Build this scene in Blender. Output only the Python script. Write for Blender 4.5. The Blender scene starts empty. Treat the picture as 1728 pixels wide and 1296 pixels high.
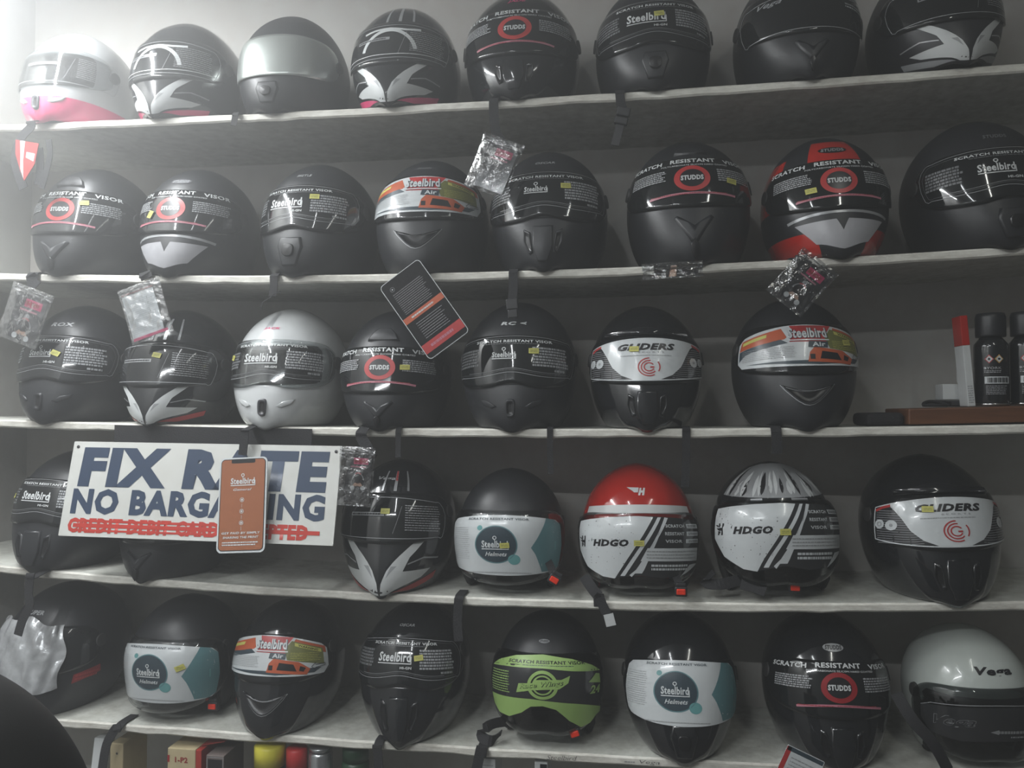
import bpy, bmesh, math, random
import numpy as np
from mathutils import Vector, Matrix
C = bpy.context.scene.collection
PI = math.pi
random.seed(7)

# ------------------------------------------------------------------ camera
EYE = Vector((0, -1.60, 1.50)); FOC = 1300.0
cam = bpy.data.cameras.new('camera'); camo = bpy.data.objects.new('camera', cam); C.objects.link(camo)
cam.sensor_width = 36; cam.lens = FOC / 1728 * 36; cam.clip_start = .02
camo.location = EYE; camo.rotation_euler = (PI/2 + math.radians(1.85), 0, math.radians(8.3))
bpy.context.scene.camera = camo
# ------------------------------------------------------------------ world, light, exposure
SC = bpy.context.scene
SC.view_settings.view_transform = 'Standard'; SC.view_settings.look = 'None'
SC.view_settings.gamma = 1; SC.view_settings.exposure = 0.18
W = bpy.data.worlds.new('world'); SC.world = W; W.use_nodes = True
W.node_tree.nodes['Background'].inputs[0].default_value = (.75, .85, 1, 1)
W.node_tree.nodes['Background'].inputs[1].default_value = 0.05
BLACK_LIFT = 0.082; GLARE = 2.6

_v = W.node_tree.nodes.new('ShaderNodeVolumeScatter'); _v.inputs['Density'].default_value = BLACK_LIFT; _v.inputs['Anisotropy'].default_value = .35
_v.inputs['Color'].default_value = (.96, .97, .97, 1)
W.node_tree.links.new(_v.outputs[0], W.node_tree.nodes['World Output'].inputs['Volume'])   # scatter added throughout the air to lift the blacks

def area(name, loc, size, sizey, power, col, target):
    l = bpy.data.lights.new(name, 'AREA'); l.shape = 'RECTANGLE'; l.size = size; l.size_y = sizey
    l.energy = power; l.color = col
    o = bpy.data.objects.new(name, l); C.objects.link(o); o.location = loc
    d = Vector(target) - Vector(loc)
    o.rotation_euler = d.to_track_quat('-Z', 'Y').to_euler()
    return o

# tube lamps of the shop, the second an added frontal fill: (x, y, z, along, watts)
TUBES = [(-1.42, -0.74, 2.68, "y", 63), (-1.00, -2.35, 2.62, "x", 30), (-0.50, -1.80, 2.86, "y", 7), (0.75, -1.50, 2.86, "y", 3.5)]

# ------------------------------------------------------------------ materials
MATS = {}
def nm(name):
    m = bpy.data.materials.new(name); m.use_nodes = True
    return m, m.node_tree, m.node_tree.nodes['Principled BSDF']
def mat(name, col, rough=.5, metal=0., coat=0., noise=0., scale=40., bump=0., alpha=1., spec=.5, trans=0.):
    if name in MATS: return MATS[name]
    m, t, p = nm(name)
    c = tuple(col) + (1,)
    p.inputs['Base Color'].default_value = c; p.inputs['Roughness'].default_value = rough
    p.inputs['Metallic'].default_value = metal; p.inputs['Coat Weight'].default_value = coat
    p.inputs['Coat Roughness'].default_value = .06
    p.inputs['Specular IOR Level'].default_value = spec; p.inputs['Alpha'].default_value = alpha
    p.inputs['Transmission Weight'].default_value = trans
    tc = t.nodes.new('ShaderNodeTexCoord'); n = t.nodes.new('ShaderNodeTexNoise')
    n.inputs['Scale'].default_value = scale; n.inputs['Detail'].default_value = 5
    t.links.new(tc.outputs['Object'], n.inputs['Vector'])
    if noise:
        r = t.nodes.new('ShaderNodeMix'); r.data_type = 'RGBA'
        r.inputs['A'].default_value = tuple(x*(1-noise) for x in col) + (1,)
        r.inputs['B'].default_value = tuple(min(1, x*(1+noise)) for x in col) + (1,)
        t.links.new(n.outputs['Fac'], r.inputs['Factor']); t.links.new(r.outputs['Result'], p.inputs['Base Color'])
    if bump:
        b = t.nodes.new('ShaderNodeBump'); b.inputs['Strength'].default_value = bump; b.inputs['Distance'].default_value = .002
        t.links.new(n.outputs['Fac'], b.inputs['Height']); t.links.new(b.outputs['Normal'], p.inputs['Normal'])
    MATS[name] = m
    return m
def clear(name, tint=(.9, .92, .92), rough=.04, base=.06, bump=0., top=.75):
    if name in MATS: return MATS[name]
    m = bpy.data.materials.new(name); m.use_nodes = True; t = m.node_tree; t.nodes.clear()
    o = t.nodes.new('ShaderNodeOutputMaterial'); mx = t.nodes.new('ShaderNodeMixShader')
    a = t.nodes.new('ShaderNodeBsdfTransparent'); a.inputs[0].default_value = tuple(tint) + (1,)
    g = t.nodes.new('ShaderNodeBsdfGlossy'); g.inputs['Roughness'].default_value = rough
    f = t.nodes.new('ShaderNodeLayerWeight'); f.inputs['Blend'].default_value = .25
    mr = t.nodes.new('ShaderNodeMapRange'); mr.inputs['To Min'].default_value = base; mr.inputs['To Max'].default_value = top
    t.links.new(f.outputs['Fresnel'], mr.inputs['Value']); t.links.new(mr.outputs[0], mx.inputs[0])
    t.links.new(a.outputs[0], mx.inputs[1]); t.links.new(g.outputs[0], mx.inputs[2]); t.links.new(mx.outputs[0], o.inputs[0])
    if bump:
        n = t.nodes.new('ShaderNodeTexNoise'); n.inputs['Scale'].default_value = 55; n.inputs['Detail'].default_value = 3
        tc = t.nodes.new('ShaderNodeTexCoord'); t.links.new(tc.outputs['Object'], n.inputs['Vector'])
        b = t.nodes.new('ShaderNodeBump'); b.inputs['Strength'].default_value = bump; b.inputs['Distance'].default_value = .006
        t.links.new(n.outputs['Fac'], b.inputs['Height'])
        t.links.new(b.outputs['Normal'], g.inputs['Normal']); t.links.new(b.outputs['Normal'], f.inputs['Normal'])
    MATS[name] = m
    return m

# paints
mat('gloss_black', (.010, .011, .013), .12, coat=.6)
mat('matte_black', (.016, .017, .020), .42, noise=.15, scale=300)
mat('gloss_white', (.53, .545, .55), .18, coat=.4)
mat('pearl_white', (.50, .54, .51), .22, coat=.4)
mat('gloss_red', (.40, .018, .012), .15, coat=.6)
mat('gloss_pink', (.75, .06, .20), .2, coat=.5)
mat('trim_black', (.02, .02, .02), .6)
mat('vent_black', (.006, .006, .007), .3)
mat('vent_edge', (.10, .10, .11), .3)
mat('lining', (.012, .012, .013), .95, noise=.3, scale=200, bump=.4)
mat('strap_black', (.012, .012, .014), .8, noise=.3, scale=400, bump=.5)
mat('buckle_black', (.02, .02, .022), .35)
mat('buckle_red', (.75, .035, .01), .35)
mat('chrome', (.55, .55, .55), .15, metal=1)
mat('smoke_visor', (.008, .009, .010), .07, coat=.3)
mat('silver_visor', (.82, .88, .84), .30, metal=.9)
clear('clear_visor')
clear('tint_visor', tint=(.55, .57, .57), base=.05)
clear('bag_plastic', tint=(.86, .87, .88), rough=.14, base=.18, bump=1.0, top=.7)
mat('crumpled_film', (.42, .43, .44), .22, metal=.35, noise=.45, scale=45, bump=1.0)
# prints
mat('p_white', (.56, .58, .58), .35); mat('p_grey', (.30, .31, .32), .4); mat('p_faint', (.13, .135, .14), .4)
mat('p_black', (.012, .012, .014), .3); mat('p_red', (.42, .035, .035), .35); mat('p_pink', (.45, .17, .22), .4)
mat('p_yellow', (.52, .50, .12), .5); mat('p_orange', (.46, .095, .035), .35); mat('p_olive', (.16, .17, .05), .35)
mat('p_teal', (.10, .22, .24), .35); mat('p_ltteal', (.13, .33, .33), .35); mat('p_slate', (.035, .055, .07), .35)
mat('p_dkred', (.28, .015, .02), .4); mat('p_lime', (.30, .46, .14), .4); mat('p_navy', (.022, .042, .085), .45)
mat('p_signred', (.46, .035, .022), .45); mat('p_film', (.025, .026, .028), .12, coat=.4); mat('p_silver', (.36, .37, .38), .3, metal=.3)
mat('p_magenta', (.5, .02, .12), .4); mat('p_brass', (.55, .30, .06), .4); mat('p_label', (.56, .59, .60), .22, coat=.3)
mat('card_brown', (.30, .105, .045), .35); mat('card_black', (.012, .012, .013), .7, spec=.15); mat('p_skin', (.45, .28, .2), .5); mat('p_chin', (.36, .36, .38), .3)

# ------------------------------------------------------------------ tagging helpers
def tag(o, label=None, cat=None, group=None, kind=None):
    if label: o['label'] = label
    if cat: o['category'] = cat
    if group: o['group'] = group
    if kind: o['kind'] = kind
    return o
def empty(name, loc, rot=(0, 0, 0), s=1.):
    o = bpy.data.objects.new(name, None); C.objects.link(o); o.empty_display_size = .05
    o.location = loc; o.rotation_euler = rot; o.scale = (s, s, s)
    return o
def mesh(name, V, Fc, mats, parent=None, mi=None, smooth=True):
    me = bpy.data.meshes.new(name)
    me.from_pydata([tuple(v) for v in V], [], [tuple(f) for f in Fc])
    for m in mats: me.materials.append(MATS[m] if isinstance(m, str) else m)
    if mi is not None: me.polygons.foreach_set('material_index', list(mi))
    me.polygons.foreach_set('use_smooth', [smooth]*len(me.polygons)); me.update()
    o = bpy.data.objects.new(name, me); C.objects.link(o)
    if parent: o.parent = parent
    return o
def bmobj(name, bm, mats, parent=None, smooth=False):
    bmesh.ops.recalc_face_normals(bm, faces=bm.faces[:])
    me = bpy.data.meshes.new(name); bm.to_mesh(me); bm.free()
    for m in mats: me.materials.append(MATS[m] if isinstance(m, str) else m)
    me.polygons.foreach_set('use_smooth', [smooth]*len(me.polygons))
    o = bpy.data.objects.new(name, me); C.objects.link(o)
    if parent: o.parent = parent
    return o
def add_box(bm, x0, x1, y0, y1, z0, z1, bev=0., mi=0, M=None, seg=2):
    r = bmesh.ops.create_cube(bm, size=1)
    vs = r['verts']
    for v in vs:
        v.co = Vector(((x0+x1)/2 + v.co.x*(x1-x0), (y0+y1)/2 + v.co.y*(y1-y0), (z0+z1)/2 + v.co.z*(z1-z0)))
    fs = {f for v in vs for f in v.link_faces}
    if bev:
        es = list({e for v in vs for e in v.link_edges})
        rb = bmesh.ops.bevel(bm, geom=es, offset=bev, segments=seg, affect='EDGES', profile=.5)
        vs = list({v for f in rb['faces'] for v in f.verts}); fs = {f for v in vs for f in v.link_faces}
    for f in fs: f.material_index = mi
    if M is not None:
        for v in vs: v.co = M @ v.co
    return vs
def box(name, b, m, parent=None, bev=0.):
    bm = bmesh.new(); add_box(bm, *b, bev=bev); return bmobj(name, bm, [m], parent)
def add_lathe(bm, prof, n=32, M=None, mi=0):
    rings = []
    for (r, z) in prof:
        rings.append([bm.verts.new((M or Matrix()) @ Vector((r*math.cos(2*PI*k/n), r*math.sin(2*PI*k/n), z))) for k in range(n)] if r > 1e-6
                     else [bm.verts.new((M or Matrix()) @ Vector((0, 0, z)))])
    for a, b in zip(rings[:-1], rings[1:]):
        for k in range(n):
            k2 = (k+1) % n
            q = [a[k % len(a)], a[k2 % len(a)], b[k2 % len(b)], b[k % len(b)]]
            q = list(dict.fromkeys(q))
            if len(q) > 2:
                f = bm.faces.new(q); f.material_index = mi; f.smooth = True
def ribbon(name, pts, width, thick, m, parent, wdir=(1, 0, 0), sub=5):
    """a webbing strap swept along pts; wdir may be one vector or one per point"""
    P = [Vector(p) for p in pts]; n = len(P)
    wd = [Vector(wdir)]*n if not hasattr(wdir[0], '__len__') else [Vector(w) for w in wdir]
    Q, Wd = [], []
    for i in range(n-1):
        p0, p1, p2, p3 = P[max(i-1, 0)], P[i], P[i+1], P[min(i+2, n-1)]
        for k in range(sub):
            t = k/sub
            Q.append(.5*((2*p1) + (p2-p0)*t + (2*p0-5*p1+4*p2-p3)*t*t + (3*p1-p0-3*p2+p3)*t**3)); Wd.append(wd[i].lerp(wd[i+1], t))
    Q.append(P[-1]); Wd.append(wd[-1])
    V, Fc = [], []
    for i, q in enumerate(Q):
        tg = (Q[min(i+1, len(Q)-1)] - Q[max(i-1, 0)]).normalized()
        w = (Wd[i] - tg*Wd[i].dot(tg)).normalized(); nn = tg.cross(w)
        for a, b in ((-1, -1), (1, -1), (1, 1), (-1, 1)):
            V.append(q + w*a*width/2 + nn*b*thick/2)
    for i in range(len(Q)-1):
        for k in range(4): Fc.append((4*i+k, 4*i+(k+1) % 4, 4*i+4+(k+1) % 4, 4*i+4+k))
    Fc.append((3, 2, 1, 0)); e = 4*(len(Q)-1); Fc.append((e, e+1, e+2, e+3))
    if parent is not None:
        Mi = LW(parent).inverted(); V = [Mi @ v for v in V]
    return mesh(name, V, Fc, [m], parent, smooth=False)
def LW(o):
    M = Matrix.LocRotScale(o.location, o.rotation_euler, o.scale)
    return M if o.parent is None else LW(o.parent) @ M
def tube(name, pts, r, m, parent=None, n=8, closed=False):
    P = [Vector(p) for p in pts]; V, Fc = [], []; L = len(P)
    for i, q in enumerate(P):
        a = P[(i-1) % L] if closed else P[max(i-1, 0)]; b = P[(i+1) % L] if closed else P[min(i+1, L-1)]
        tg = (b-a).normalized(); u = tg.orthogonal() if abs(tg.z) > .95 else tg.cross(Vector((0, 0, 1)))
        u.normalize(); w = tg.cross(u)
        for k in range(n): V.append(q + (u*math.cos(2*PI*k/n) + w*math.sin(2*PI*k/n))*r)
    for i in range(L if closed else L-1):
        j = (i+1) % L
        for k in range(n): Fc.append((n*i+k, n*i+(k+1) % n, n*j+(k+1) % n, n*j+k))
    if not closed:
        Fc.append(tuple(range(n))[::-1]); Fc.append(tuple(n*(L-1)+k for k in range(n)))
    return mesh(name, V, Fc, [m], parent)

# ------------------------------------------------------------------ printed graphics laid on a surface
_tx = {}
def text_geo(s, bold, shear):
    k = (s, bold, shear)
    if k not in _tx:
        cu = bpy.data.curves.new('t', 'FONT'); cu.body = s; cu.offset = bold; cu.shear = shear; cu.resolution_u = 2; cu.space_character = 1+bold*2.2
        o = bpy.data.objects.new('t', cu); C.objects.link(o)
        dg = bpy.context.evaluated_depsgraph_get(); me = o.evaluated_get(dg).to_mesh()
        v = np.array([x.co[:2] for x in me.vertices]); f = [tuple(p.vertices) for p in me.polygons]
        o.evaluated_get(dg).to_mesh_clear(); bpy.data.objects.remove(o); bpy.data.curves.remove(cu)
        lo, hi = v.min(0), v.max(0); _tx[k] = ((v-lo)/(hi-lo) - .5, f)
    return _tx[k]
class Print:
    """flat artwork in millimetres, later wrapped on a surface"""
    def __init__(s, bend=0., rnd=1):
        s.items = []; s.mats = []; s.layer = 0; s.bend = bend; s.r = random.Random(rnd)
    def mi(s, m):
        if m not in s.mats: s.mats.append(m)
        return s.mats.index(m)
    def raw(s, V, Fc, m, cut=False, z=None):
        s.items.append((np.asarray(V, float), Fc, s.mi(m), s.layer if z is None else z, cut))
    def up(s): s.layer += 1; return s
    def poly(s, pts, m, cut=True): s.raw(pts, [tuple(range(len(pts)))], m, cut)
    def mpoly(s, pts, m):
        s.poly(pts, m); s.poly([(-x, y) for x, y in pts][::-1], m)
    def rect(s, x0, y0, x1, y1, m): s.poly([(x0, y0), (x1, y0), (x1, y1), (x0, y1)], m, (x1-x0 > 14) or (y1-y0 > 14))
    def text(s, body, x, y, w, h, m, bold=.02, shear=0., rot=0.):
        v, f = text_geo(body, bold, shear); v = v*np.array([w, h]); c, q = math.cos(rot), math.sin(rot)
        s.raw(np.stack([v[:, 0]*c - v[:, 1]*q + x, v[:, 0]*q + v[:, 1]*c + y], 1), f, m)
    def ring(s, x, y, r0, r1, m, a0=0, a1=360, sy=1., n=48):
        V, Fc = [], []
        for k in range(n+1):
            a = math.radians(a0 + (a1-a0)*k/n)
            V += [(x+r0*math.cos(a), y+sy*r0*math.sin(a)), (x+r1*math.cos(a), y+sy*r1*math.sin(a))]
        for k in range(n): Fc.append((2*k, 2*k+1, 2*k+3, 2*k+2))
        s.raw(V, Fc, m)
    def disc(s, x, y, r, m, sy=1., n=36):
        s.poly([(x+r*math.cos(2*PI*k/n), y+sy*r*math.sin(2*PI*k/n)) for k in range(n)], m, r > 8)
    def line(s, pts, w, m, closed=False):
        P = np.asarray(pts, float)
        if closed: P = np.vstack([P, P[:1]])
        Q = [P[0]]
        for a, b in zip(P[:-1], P[1:]):
            k = max(1, int(np.hypot(*(b-a))/9))
            Q += [a + (b-a)*i/k for i in range(1, k+1)]
        Q = np.array(Q); V, Fc = [], []; L = len(Q)
        for i in range(L):
            a, b = (Q[i-1] if i else (Q[-2] if closed else Q[0])), (Q[i+1] if i < L-1 else (Q[1] if closed else Q[-1]))
            d = b-a; d = d/(np.hypot(*d)+1e-9); nn = np.array([-d[1], d[0]])*w/2
            V += [Q[i]-nn, Q[i]+nn]
        for i in range(L-1): Fc.append((2*i, 2*i+2, 2*i+3, 2*i+1))
        s.raw(V, Fc, m)
    def small(s, x0, y0, x1, y1, n, m, h=.45):
        """n rows of fine print, too small to read"""
        for k in range(n):
            y = y1 - (k+.5)*(y1-y0)/n; x = x0; hh = (y1-y0)/n*h; e = x1 - s.r.random()*(x1-x0)*.12
            while x < e:
                w = min(s.r.uniform(1.6, 6.5), e-x); s.raw([(x, y-hh/2), (x+w, y-hh/2), (x+w, y+hh/2), (x, y+hh/2)], [(0, 1, 2, 3)], m); x += w + .9
    def smooth(s, pts, k=3):
        P = [np.array(p, float) for p in pts]; out = []; n = len(P)
        for i in range(n):
            p0, p1, p2, p3 = P[i-1], P[i], P[(i+1) % n], P[(i+2) % n]
            for j in range(k):
                t = j/k; out.append(tuple(.5*((2*p1) + (p2-p0)*t + (2*p0-5*p1+4*p2-p3)*t*t + (3*p1-p0-3*p2+p3)*t**3)))
        return out
    def build(s, name, surf, parent, base=0., step=11., dz=.00022):
        bm = bmesh.new(); bc = bmesh.new()
        for V, Fc, mi, z, cut in s.items:
            b = bc if cut else bm
            vs = [b.verts.new((p[0], p[1], z)) for p in V]
            for f in Fc:
                if len(set(f)) < 3: continue
                try: q = b.faces.new([vs[i] for i in f]); q.material_index = mi
                except ValueError: pass
        if bc.faces:
            bc.normal_update(); bmesh.ops.triangulate(bc, faces=bc.faces[:])
            xs = [v.co.x for v in bc.verts]; ys = [v.co.y for v in bc.verts]
            for ax, lo, hi in ((0, min(xs), max(xs)), (1, min(ys), max(ys))):
                c = math.ceil(lo/step)*step
                while c < hi:
                    no = (1, 0, 0) if ax == 0 else (0, 1, 0); co = (c, 0, 0) if ax == 0 else (0, c, 0)
                    bmesh.ops.bisect_plane(bc, geom=bc.verts[:]+bc.edges[:]+bc.faces[:], plane_co=co, plane_no=no, dist=1e-4)
                    c += step
        V, Fc, mi = [], [], []
        for b in (bm, bc):
            o = len(V); b.verts.index_update()
            for v in b.verts: V.append(tuple(v.co))
            for f in b.faces:
                ids = [o+v.index for v in f.verts]
                if f.normal.z < 0: ids.reverse()
                Fc.append(ids); mi.append(f.material_index)
            b.free()
        V = np.array(V)
        P = surf(V[:, 0], V[:, 1] - s.bend*V[:, 0]**2/1000, base + V[:, 2]*dz)
        return mesh(name, P, Fc, s.mats, parent, mi)

def flat(sx, tz, off): return np.stack([np.asarray(sx)/1000, -np.asarray(off), np.asarray(tz)/1000], -1)

# ------------------------------------------------------------------ helmet body surface
PROF = {'full': [(0, 84, 138, 95), (8, 92, 149, 104), (20, 100, 153, 112), (40, 110, 154, 122), (65, 118, 150, 131), (95, 123, 143, 138),
                 (125, 123, 136, 142), (155, 118, 127, 141), (185, 105, 111, 130), (208, 88, 92, 111), (226, 67, 70, 86), (240, 43, 45, 54), (247, 22, 23, 28), (250, 0, 0, 0)],
        'open': [(0, 94, 98, 98), (10, 102, 106, 108), (30, 111, 113, 119), (60, 118, 118, 130), (95, 122, 123, 139),
                 (125, 123, 126, 142), (155, 118, 122, 140), (185, 105, 109, 129), (208, 88, 91, 110), (226, 67, 70, 86), (240, 43, 45, 54), (247, 22, 23, 28), (250, 0, 0, 0)]}
class Body:
    def __init__(s, kind, point=0., tall=1., up=0.):
        s.kind = kind; s.point = point; s.up = up
        P = np.array(PROF[kind], float); P[:, 0] *= tall*1.065; k = np.arange(len(P)); kk = np.linspace(0, len(P)-1, 400)
        Q = np.stack([np.interp(kk, k, P[:, i]) for i in range(4)], 1)
        # smooth the polyline a little, keep the ends
        for _ in range(220):
            Q[1:-1] = .25*Q[:-2] + .5*Q[1:-1] + .25*Q[2:]
        d = np.hypot(np.diff(Q[:, 2]), np.diff(Q[:, 0])); s.T = np.concatenate([[0], np.cumsum(d)]); s.Q = Q; s.Tmax = s.T[-1]
    def pt(s, th, t):
        z, w, f, b = (np.interp(t, s.T, s.Q[:, i]) for i in range(4))
        cs, sn = np.cos(th), np.sin(th)
        k = 1 - .022*np.cos(4*th)*np.clip((s.Tmax-t)/160, 0, 1)
        ext = np.where(cs > 0, f, b)
        low = np.clip(1 - t/95, 0, 1)
        x = w*sn*k*(1 - s.point*low*np.clip(cs, 0, 1)**2)
        y = -ext*cs*k - s.point*10*low*np.clip(cs, 0, 1)**6*(s.point > .2)
        if s.kind == 'full':
            q = np.clip((cs-.90)/.10, 0, 1); z = z - 9*q*q*np.clip(1-t/70, 0, 1)
            z = z + 10*np.clip(-cs, 0, 1)*np.clip(1-t/60, 0, 1)
        return np.stack([x, y, z], -1)/1000
    def at(s, sx, t, off=0.):
        """sx, t in mm along the surface from the middle of the front; off in metres outward"""
        th = np.asarray(sx, float)/130; t = np.asarray(t, float)
        if s.up: q1 = np.clip(t/85, 0, 1); q2 = np.clip((t-190)/(s.Tmax-190), 0, 1); t = t + s.up*q1*q1*(3-2*q1)*(1-q2*q2*(3-2*q2))
        th, t, off = np.broadcast_arrays(th, t, np.asarray(off, float))
        p = s.pt(th, t)
        a = s.pt(th+.01, t) - s.pt(th-.01, t); b = s.pt(th, np.minimum(t+1, s.Tmax-.5)) - s.pt(th, np.maximum(np.minimum(t, s.Tmax-2)-1, 0))
        n = np.cross(a, b); n /= (np.linalg.norm(n, axis=-1, keepdims=True)+1e-12)
        return p + n*off[..., None]

FULL = Body('full', .12); FULLP = Body('full', .36); OPEN = Body('open')
def sm(x, a, b):
    q = np.clip((x-a)/(b-a), 0, 1); return q*q*(3-2*q)

# ---- outlines: visor edges and eye port, mm
def vis_edges(kind):
    if kind == 'full': return (lambda s: 84+14*(s/165)**2, lambda s: 190-9*(s/165)**2, 168)
    if kind == 'wave': return (lambda s: 80+11*np.exp(-(s/38)**2)+22*(s/165)**4, lambda s: 190-10*(s/165)**2, 166)
    if kind == 'bubble': return (lambda s: 30+34*(s/170)**2, lambda s: 184-7*(s/170)**2, 172)
    if kind == 'bubblewave': return (lambda s: 26+8*np.exp(-(s/34)**2)+40*(s/170)**2, lambda s: 184-7*(s/170)**2, 172)
def shell_mesh(body, kind, mats, parent, split=None):
    """split: list of (condition on theta, t) -> material index"""
    nt = 58; na = 120
    T = np.concatenate([np.linspace(0, 1, nt)**.95])*(body.Tmax)
    th = np.linspace(-PI, PI, na, endpoint=False)
    TH, TT = np.meshgrid(th, T, indexing='ij')
    s_ = TH*130
    if kind == 'open':
        t0 = 158*(1-sm(np.abs(TH), math.radians(62), math.radians(80)))
        TT = t0 + (body.Tmax - t0)*(TT/body.Tmax)
        off = np.zeros_like(TT)
    else:
        ins = sm(119-np.abs(s_), 0, 9)*sm(TT-(93+6*(s_/119)**2), 0, 5)*sm(172-TT, 0, 5)
        off = -.022*ins
    P = body.at(s_, TT, off); P[:, -1] = P[:, -1].mean(0)
    V = P.reshape(-1, 3); Fc, mi = [], []
    for i in range(na):
        j = (i+1) % na
        for k in range(nt-1):
            Fc.append((i*nt+k, j*nt+k, j*nt+k+1, i*nt+k+1))
            tc = .5*(TT[i, k]+TT[i, k+1]); sc = s_[i, k] + .5*130*2*PI/na; m = 0
            if kind != 'open' and off[i, k] + off[i, k+1] < -.004: m = 1
            elif split: m = split(sc, tc, m)
            mi.append(m)
    o = mesh('shell', V, Fc, mats, parent, mi)
    bm = bmesh.new(); bm.from_mesh(o.data); bmesh.ops.remove_doubles(bm, verts=bm.verts[:], dist=1e-6); bmesh.ops.recalc_face_normals(bm, faces=bm.faces[:]); bm.to_mesh(o.data); bm.free()
    m = o.modifiers.new('thick', 'SOLIDIFY'); m.thickness = .006; m.offset = -1
    if kind == 'open': m.thickness = .012
    return o
def liner_mesh(body, kind, parent):
    na, nt = 60, 24
    T = np.linspace(0, body.Tmax, nt); th = np.linspace(-PI, PI, na, endpoint=False); TH, TT = np.meshgrid(th, T, indexing='ij')
    if kind == 'open':
        t0 = 146*(1-sm(np.abs(TH), math.radians(56), math.radians(74))); TT = t0+(body.Tmax-t0)*(TT/body.Tmax)
    P = body.at(TH*130, TT, -.020 if kind == 'open' else -.034)
    if kind == 'full': P[..., 2] = np.maximum(P[..., 2], .004)
    P[:, -1] = P[:, -1].mean(0)
    Fc = [(i*nt+k, ((i+1) % na)*nt+k, ((i+1) % na)*nt+k+1, i*nt+k+1) for i in range(na) for k in range(nt-1)]
    o = mesh('padded_lining', P.reshape(-1, 3), Fc, ['lining'], parent)
    bm = bmesh.new(); bm.from_mesh(o.data); bmesh.ops.remove_doubles(bm, verts=bm.verts[:], dist=1e-6); bm.to_mesh(o.data); bm.free()
    m = o.modifiers.new('thick', 'SOLIDIFY'); m.thickness = .014; m.offset = -1
    return o
def visor_mesh(body, kind, m, parent, off=.0045):
    fb, ft, S = vis_edges(kind); nu, nv = 64, 16
    u = np.linspace(-1, 1, nu); v = np.linspace(0, 1, nv); U, Vv = np.meshgrid(u, v, indexing='ij')
    s_ = U*S; b, t = fb(s_), ft(s_); mid = .5*(b+t)-2; r = (1-np.abs(U)**9)**.5*.82+.18
    b, t = mid+(b-mid)*r, mid+(t-mid)*r
    TT = b+(t-b)*Vv
    P = body.at(s_, TT, off if kind[:6] != 'bubble' else off + .006*sm(184-TT, 0, 40)).reshape(-1, 3)
    Fc = [(i*nv+k, (i+1)*nv+k, (i+1)*nv+k+1, i*nv+k+1) for i in range(nu-1) for k in range(nv-1)]
    o = mesh('visor', P, Fc, [m], parent)
    md = o.modifiers.new('thick', 'SOLIDIFY'); md.thickness = .002; md.offset = -1
    edge = [P[i*nv] for i in range(nu)] + [P[(nu-1)*nv+k] for k in range(1, nv)] + [P[i*nv+nv-1] for i in range(nu-2, -1, -1)] + [P[k] for k in range(nv-2, 0, -1)]
    return o, edge
def plate(body, pts, h, name, m, parent, base=0., inner=None, inset=.82):
    """a raised moulding with sloping sides; inner: material of its top face"""
    P = np.array(pts, float); c = P.mean(0); n = len(P)
    a = body.at(P[:, 0], P[:, 1], base-.001); R = c+(P-c)*(.5+.5*inset); b = body.at(R[:, 0], R[:, 1], base+h)
    R2 = c+(P-c)*inset; d = body.at(R2[:, 0], R2[:, 1], base+h*(1. if not inner else .25))
    R3 = c+(P-c)*inset*.5; e = body.at(R3[:, 0], R3[:, 1], base+h*(1.05 if not inner else .2)); g = body.at(c[0], c[1], base+h*(1.08 if not inner else .2))
    V = list(a)+list(b)+list(d)+list(e)+[g]; Fc, mi = [], []
    for lay in range(3):
        for k in range(n):
            k2 = (k+1) % n; Fc.append((lay*n+k, lay*n+k2, (lay+1)*n+k2, (lay+1)*n+k)); mi.append(1 if (inner and lay == 2) else 0)
    for k in range(n): Fc.append((3*n+k, 3*n+(k+1) % n, 4*n)); mi.append(1 if inner else 0)
    return mesh(name, V, Fc, [m]+([inner] if inner else []), parent, mi)
def ell(x, y, a, b, n=24, p=2.):
    o = []
    for k in range(n):
        t = 2*PI*k/n; c, s = math.cos(t), math.sin(t)
        o.append((x+a*math.copysign(abs(c)**(2/p), c), y+b*math.copysign(abs(s)**(2/p), s)))
    return o
# ------------------------------------------------------------------ visor labels (mm on the visor)
def outline(P, tt, tb, S, w, m, k=26):
    top = [(-S+2*S*i/k, tt(-S+2*S*i/k)) for i in range(k+1)]; bot = [(S-2*S*i/k, tb(S-2*S*i/k)) for i in range(k+1)]
    P.line(P.smooth(top[1:-1]+[(S, (top[-1][1]*2+bot[0][1])/3)]+bot[1:-1]+[(-S, (top[0][1]*2+bot[-1][1])/3)], 2), w, m, closed=True)
def lab_ring(P, mono=False):
    rd = 'p_dkred' if mono else 'p_red'
    P.text('SCRATCH', -86, 180, 66, 9.5, 'p_white', .035); P.text('RESISTANT', 3, 182, 82, 9.5, 'p_white', .035); P.text('VISOR', 84, 180, 50, 9.5, 'p_white', .035)
    P.text('POLYCARBONATE SILICON HARD COATED', 6, 171.5, 118, 3.4, 'p_white', .01)
    P.ring(0, 142, 20, 29.5, rd, sy=.93); P.up(); P.disc(0, 142, 20.2, 'p_black', sy=.93); P.up()
    P.rect(-17, 136, 17, 148, 'p_black'); P.up(); P.text('STUDDS', 0, 142, 37, 10.5, 'p_white', .05); P.up()
    P.small(-108, 138, -42, 162, 6, 'p_grey', .62); P.small(42, 134, 108, 161, 6, 'p_grey', .62)
    P.line([(-68+8.5*i, 105-.0010*(-68+8.5*i)**2+5) for i in range(17)], 4.2, 'p_pink'); P.up()
    P.small(-66, 107, -8, 110, 1, 'p_dkred', .5); P.small(-6, 108.5, 60, 111, 1, 'p_dkred', .5)
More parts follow.
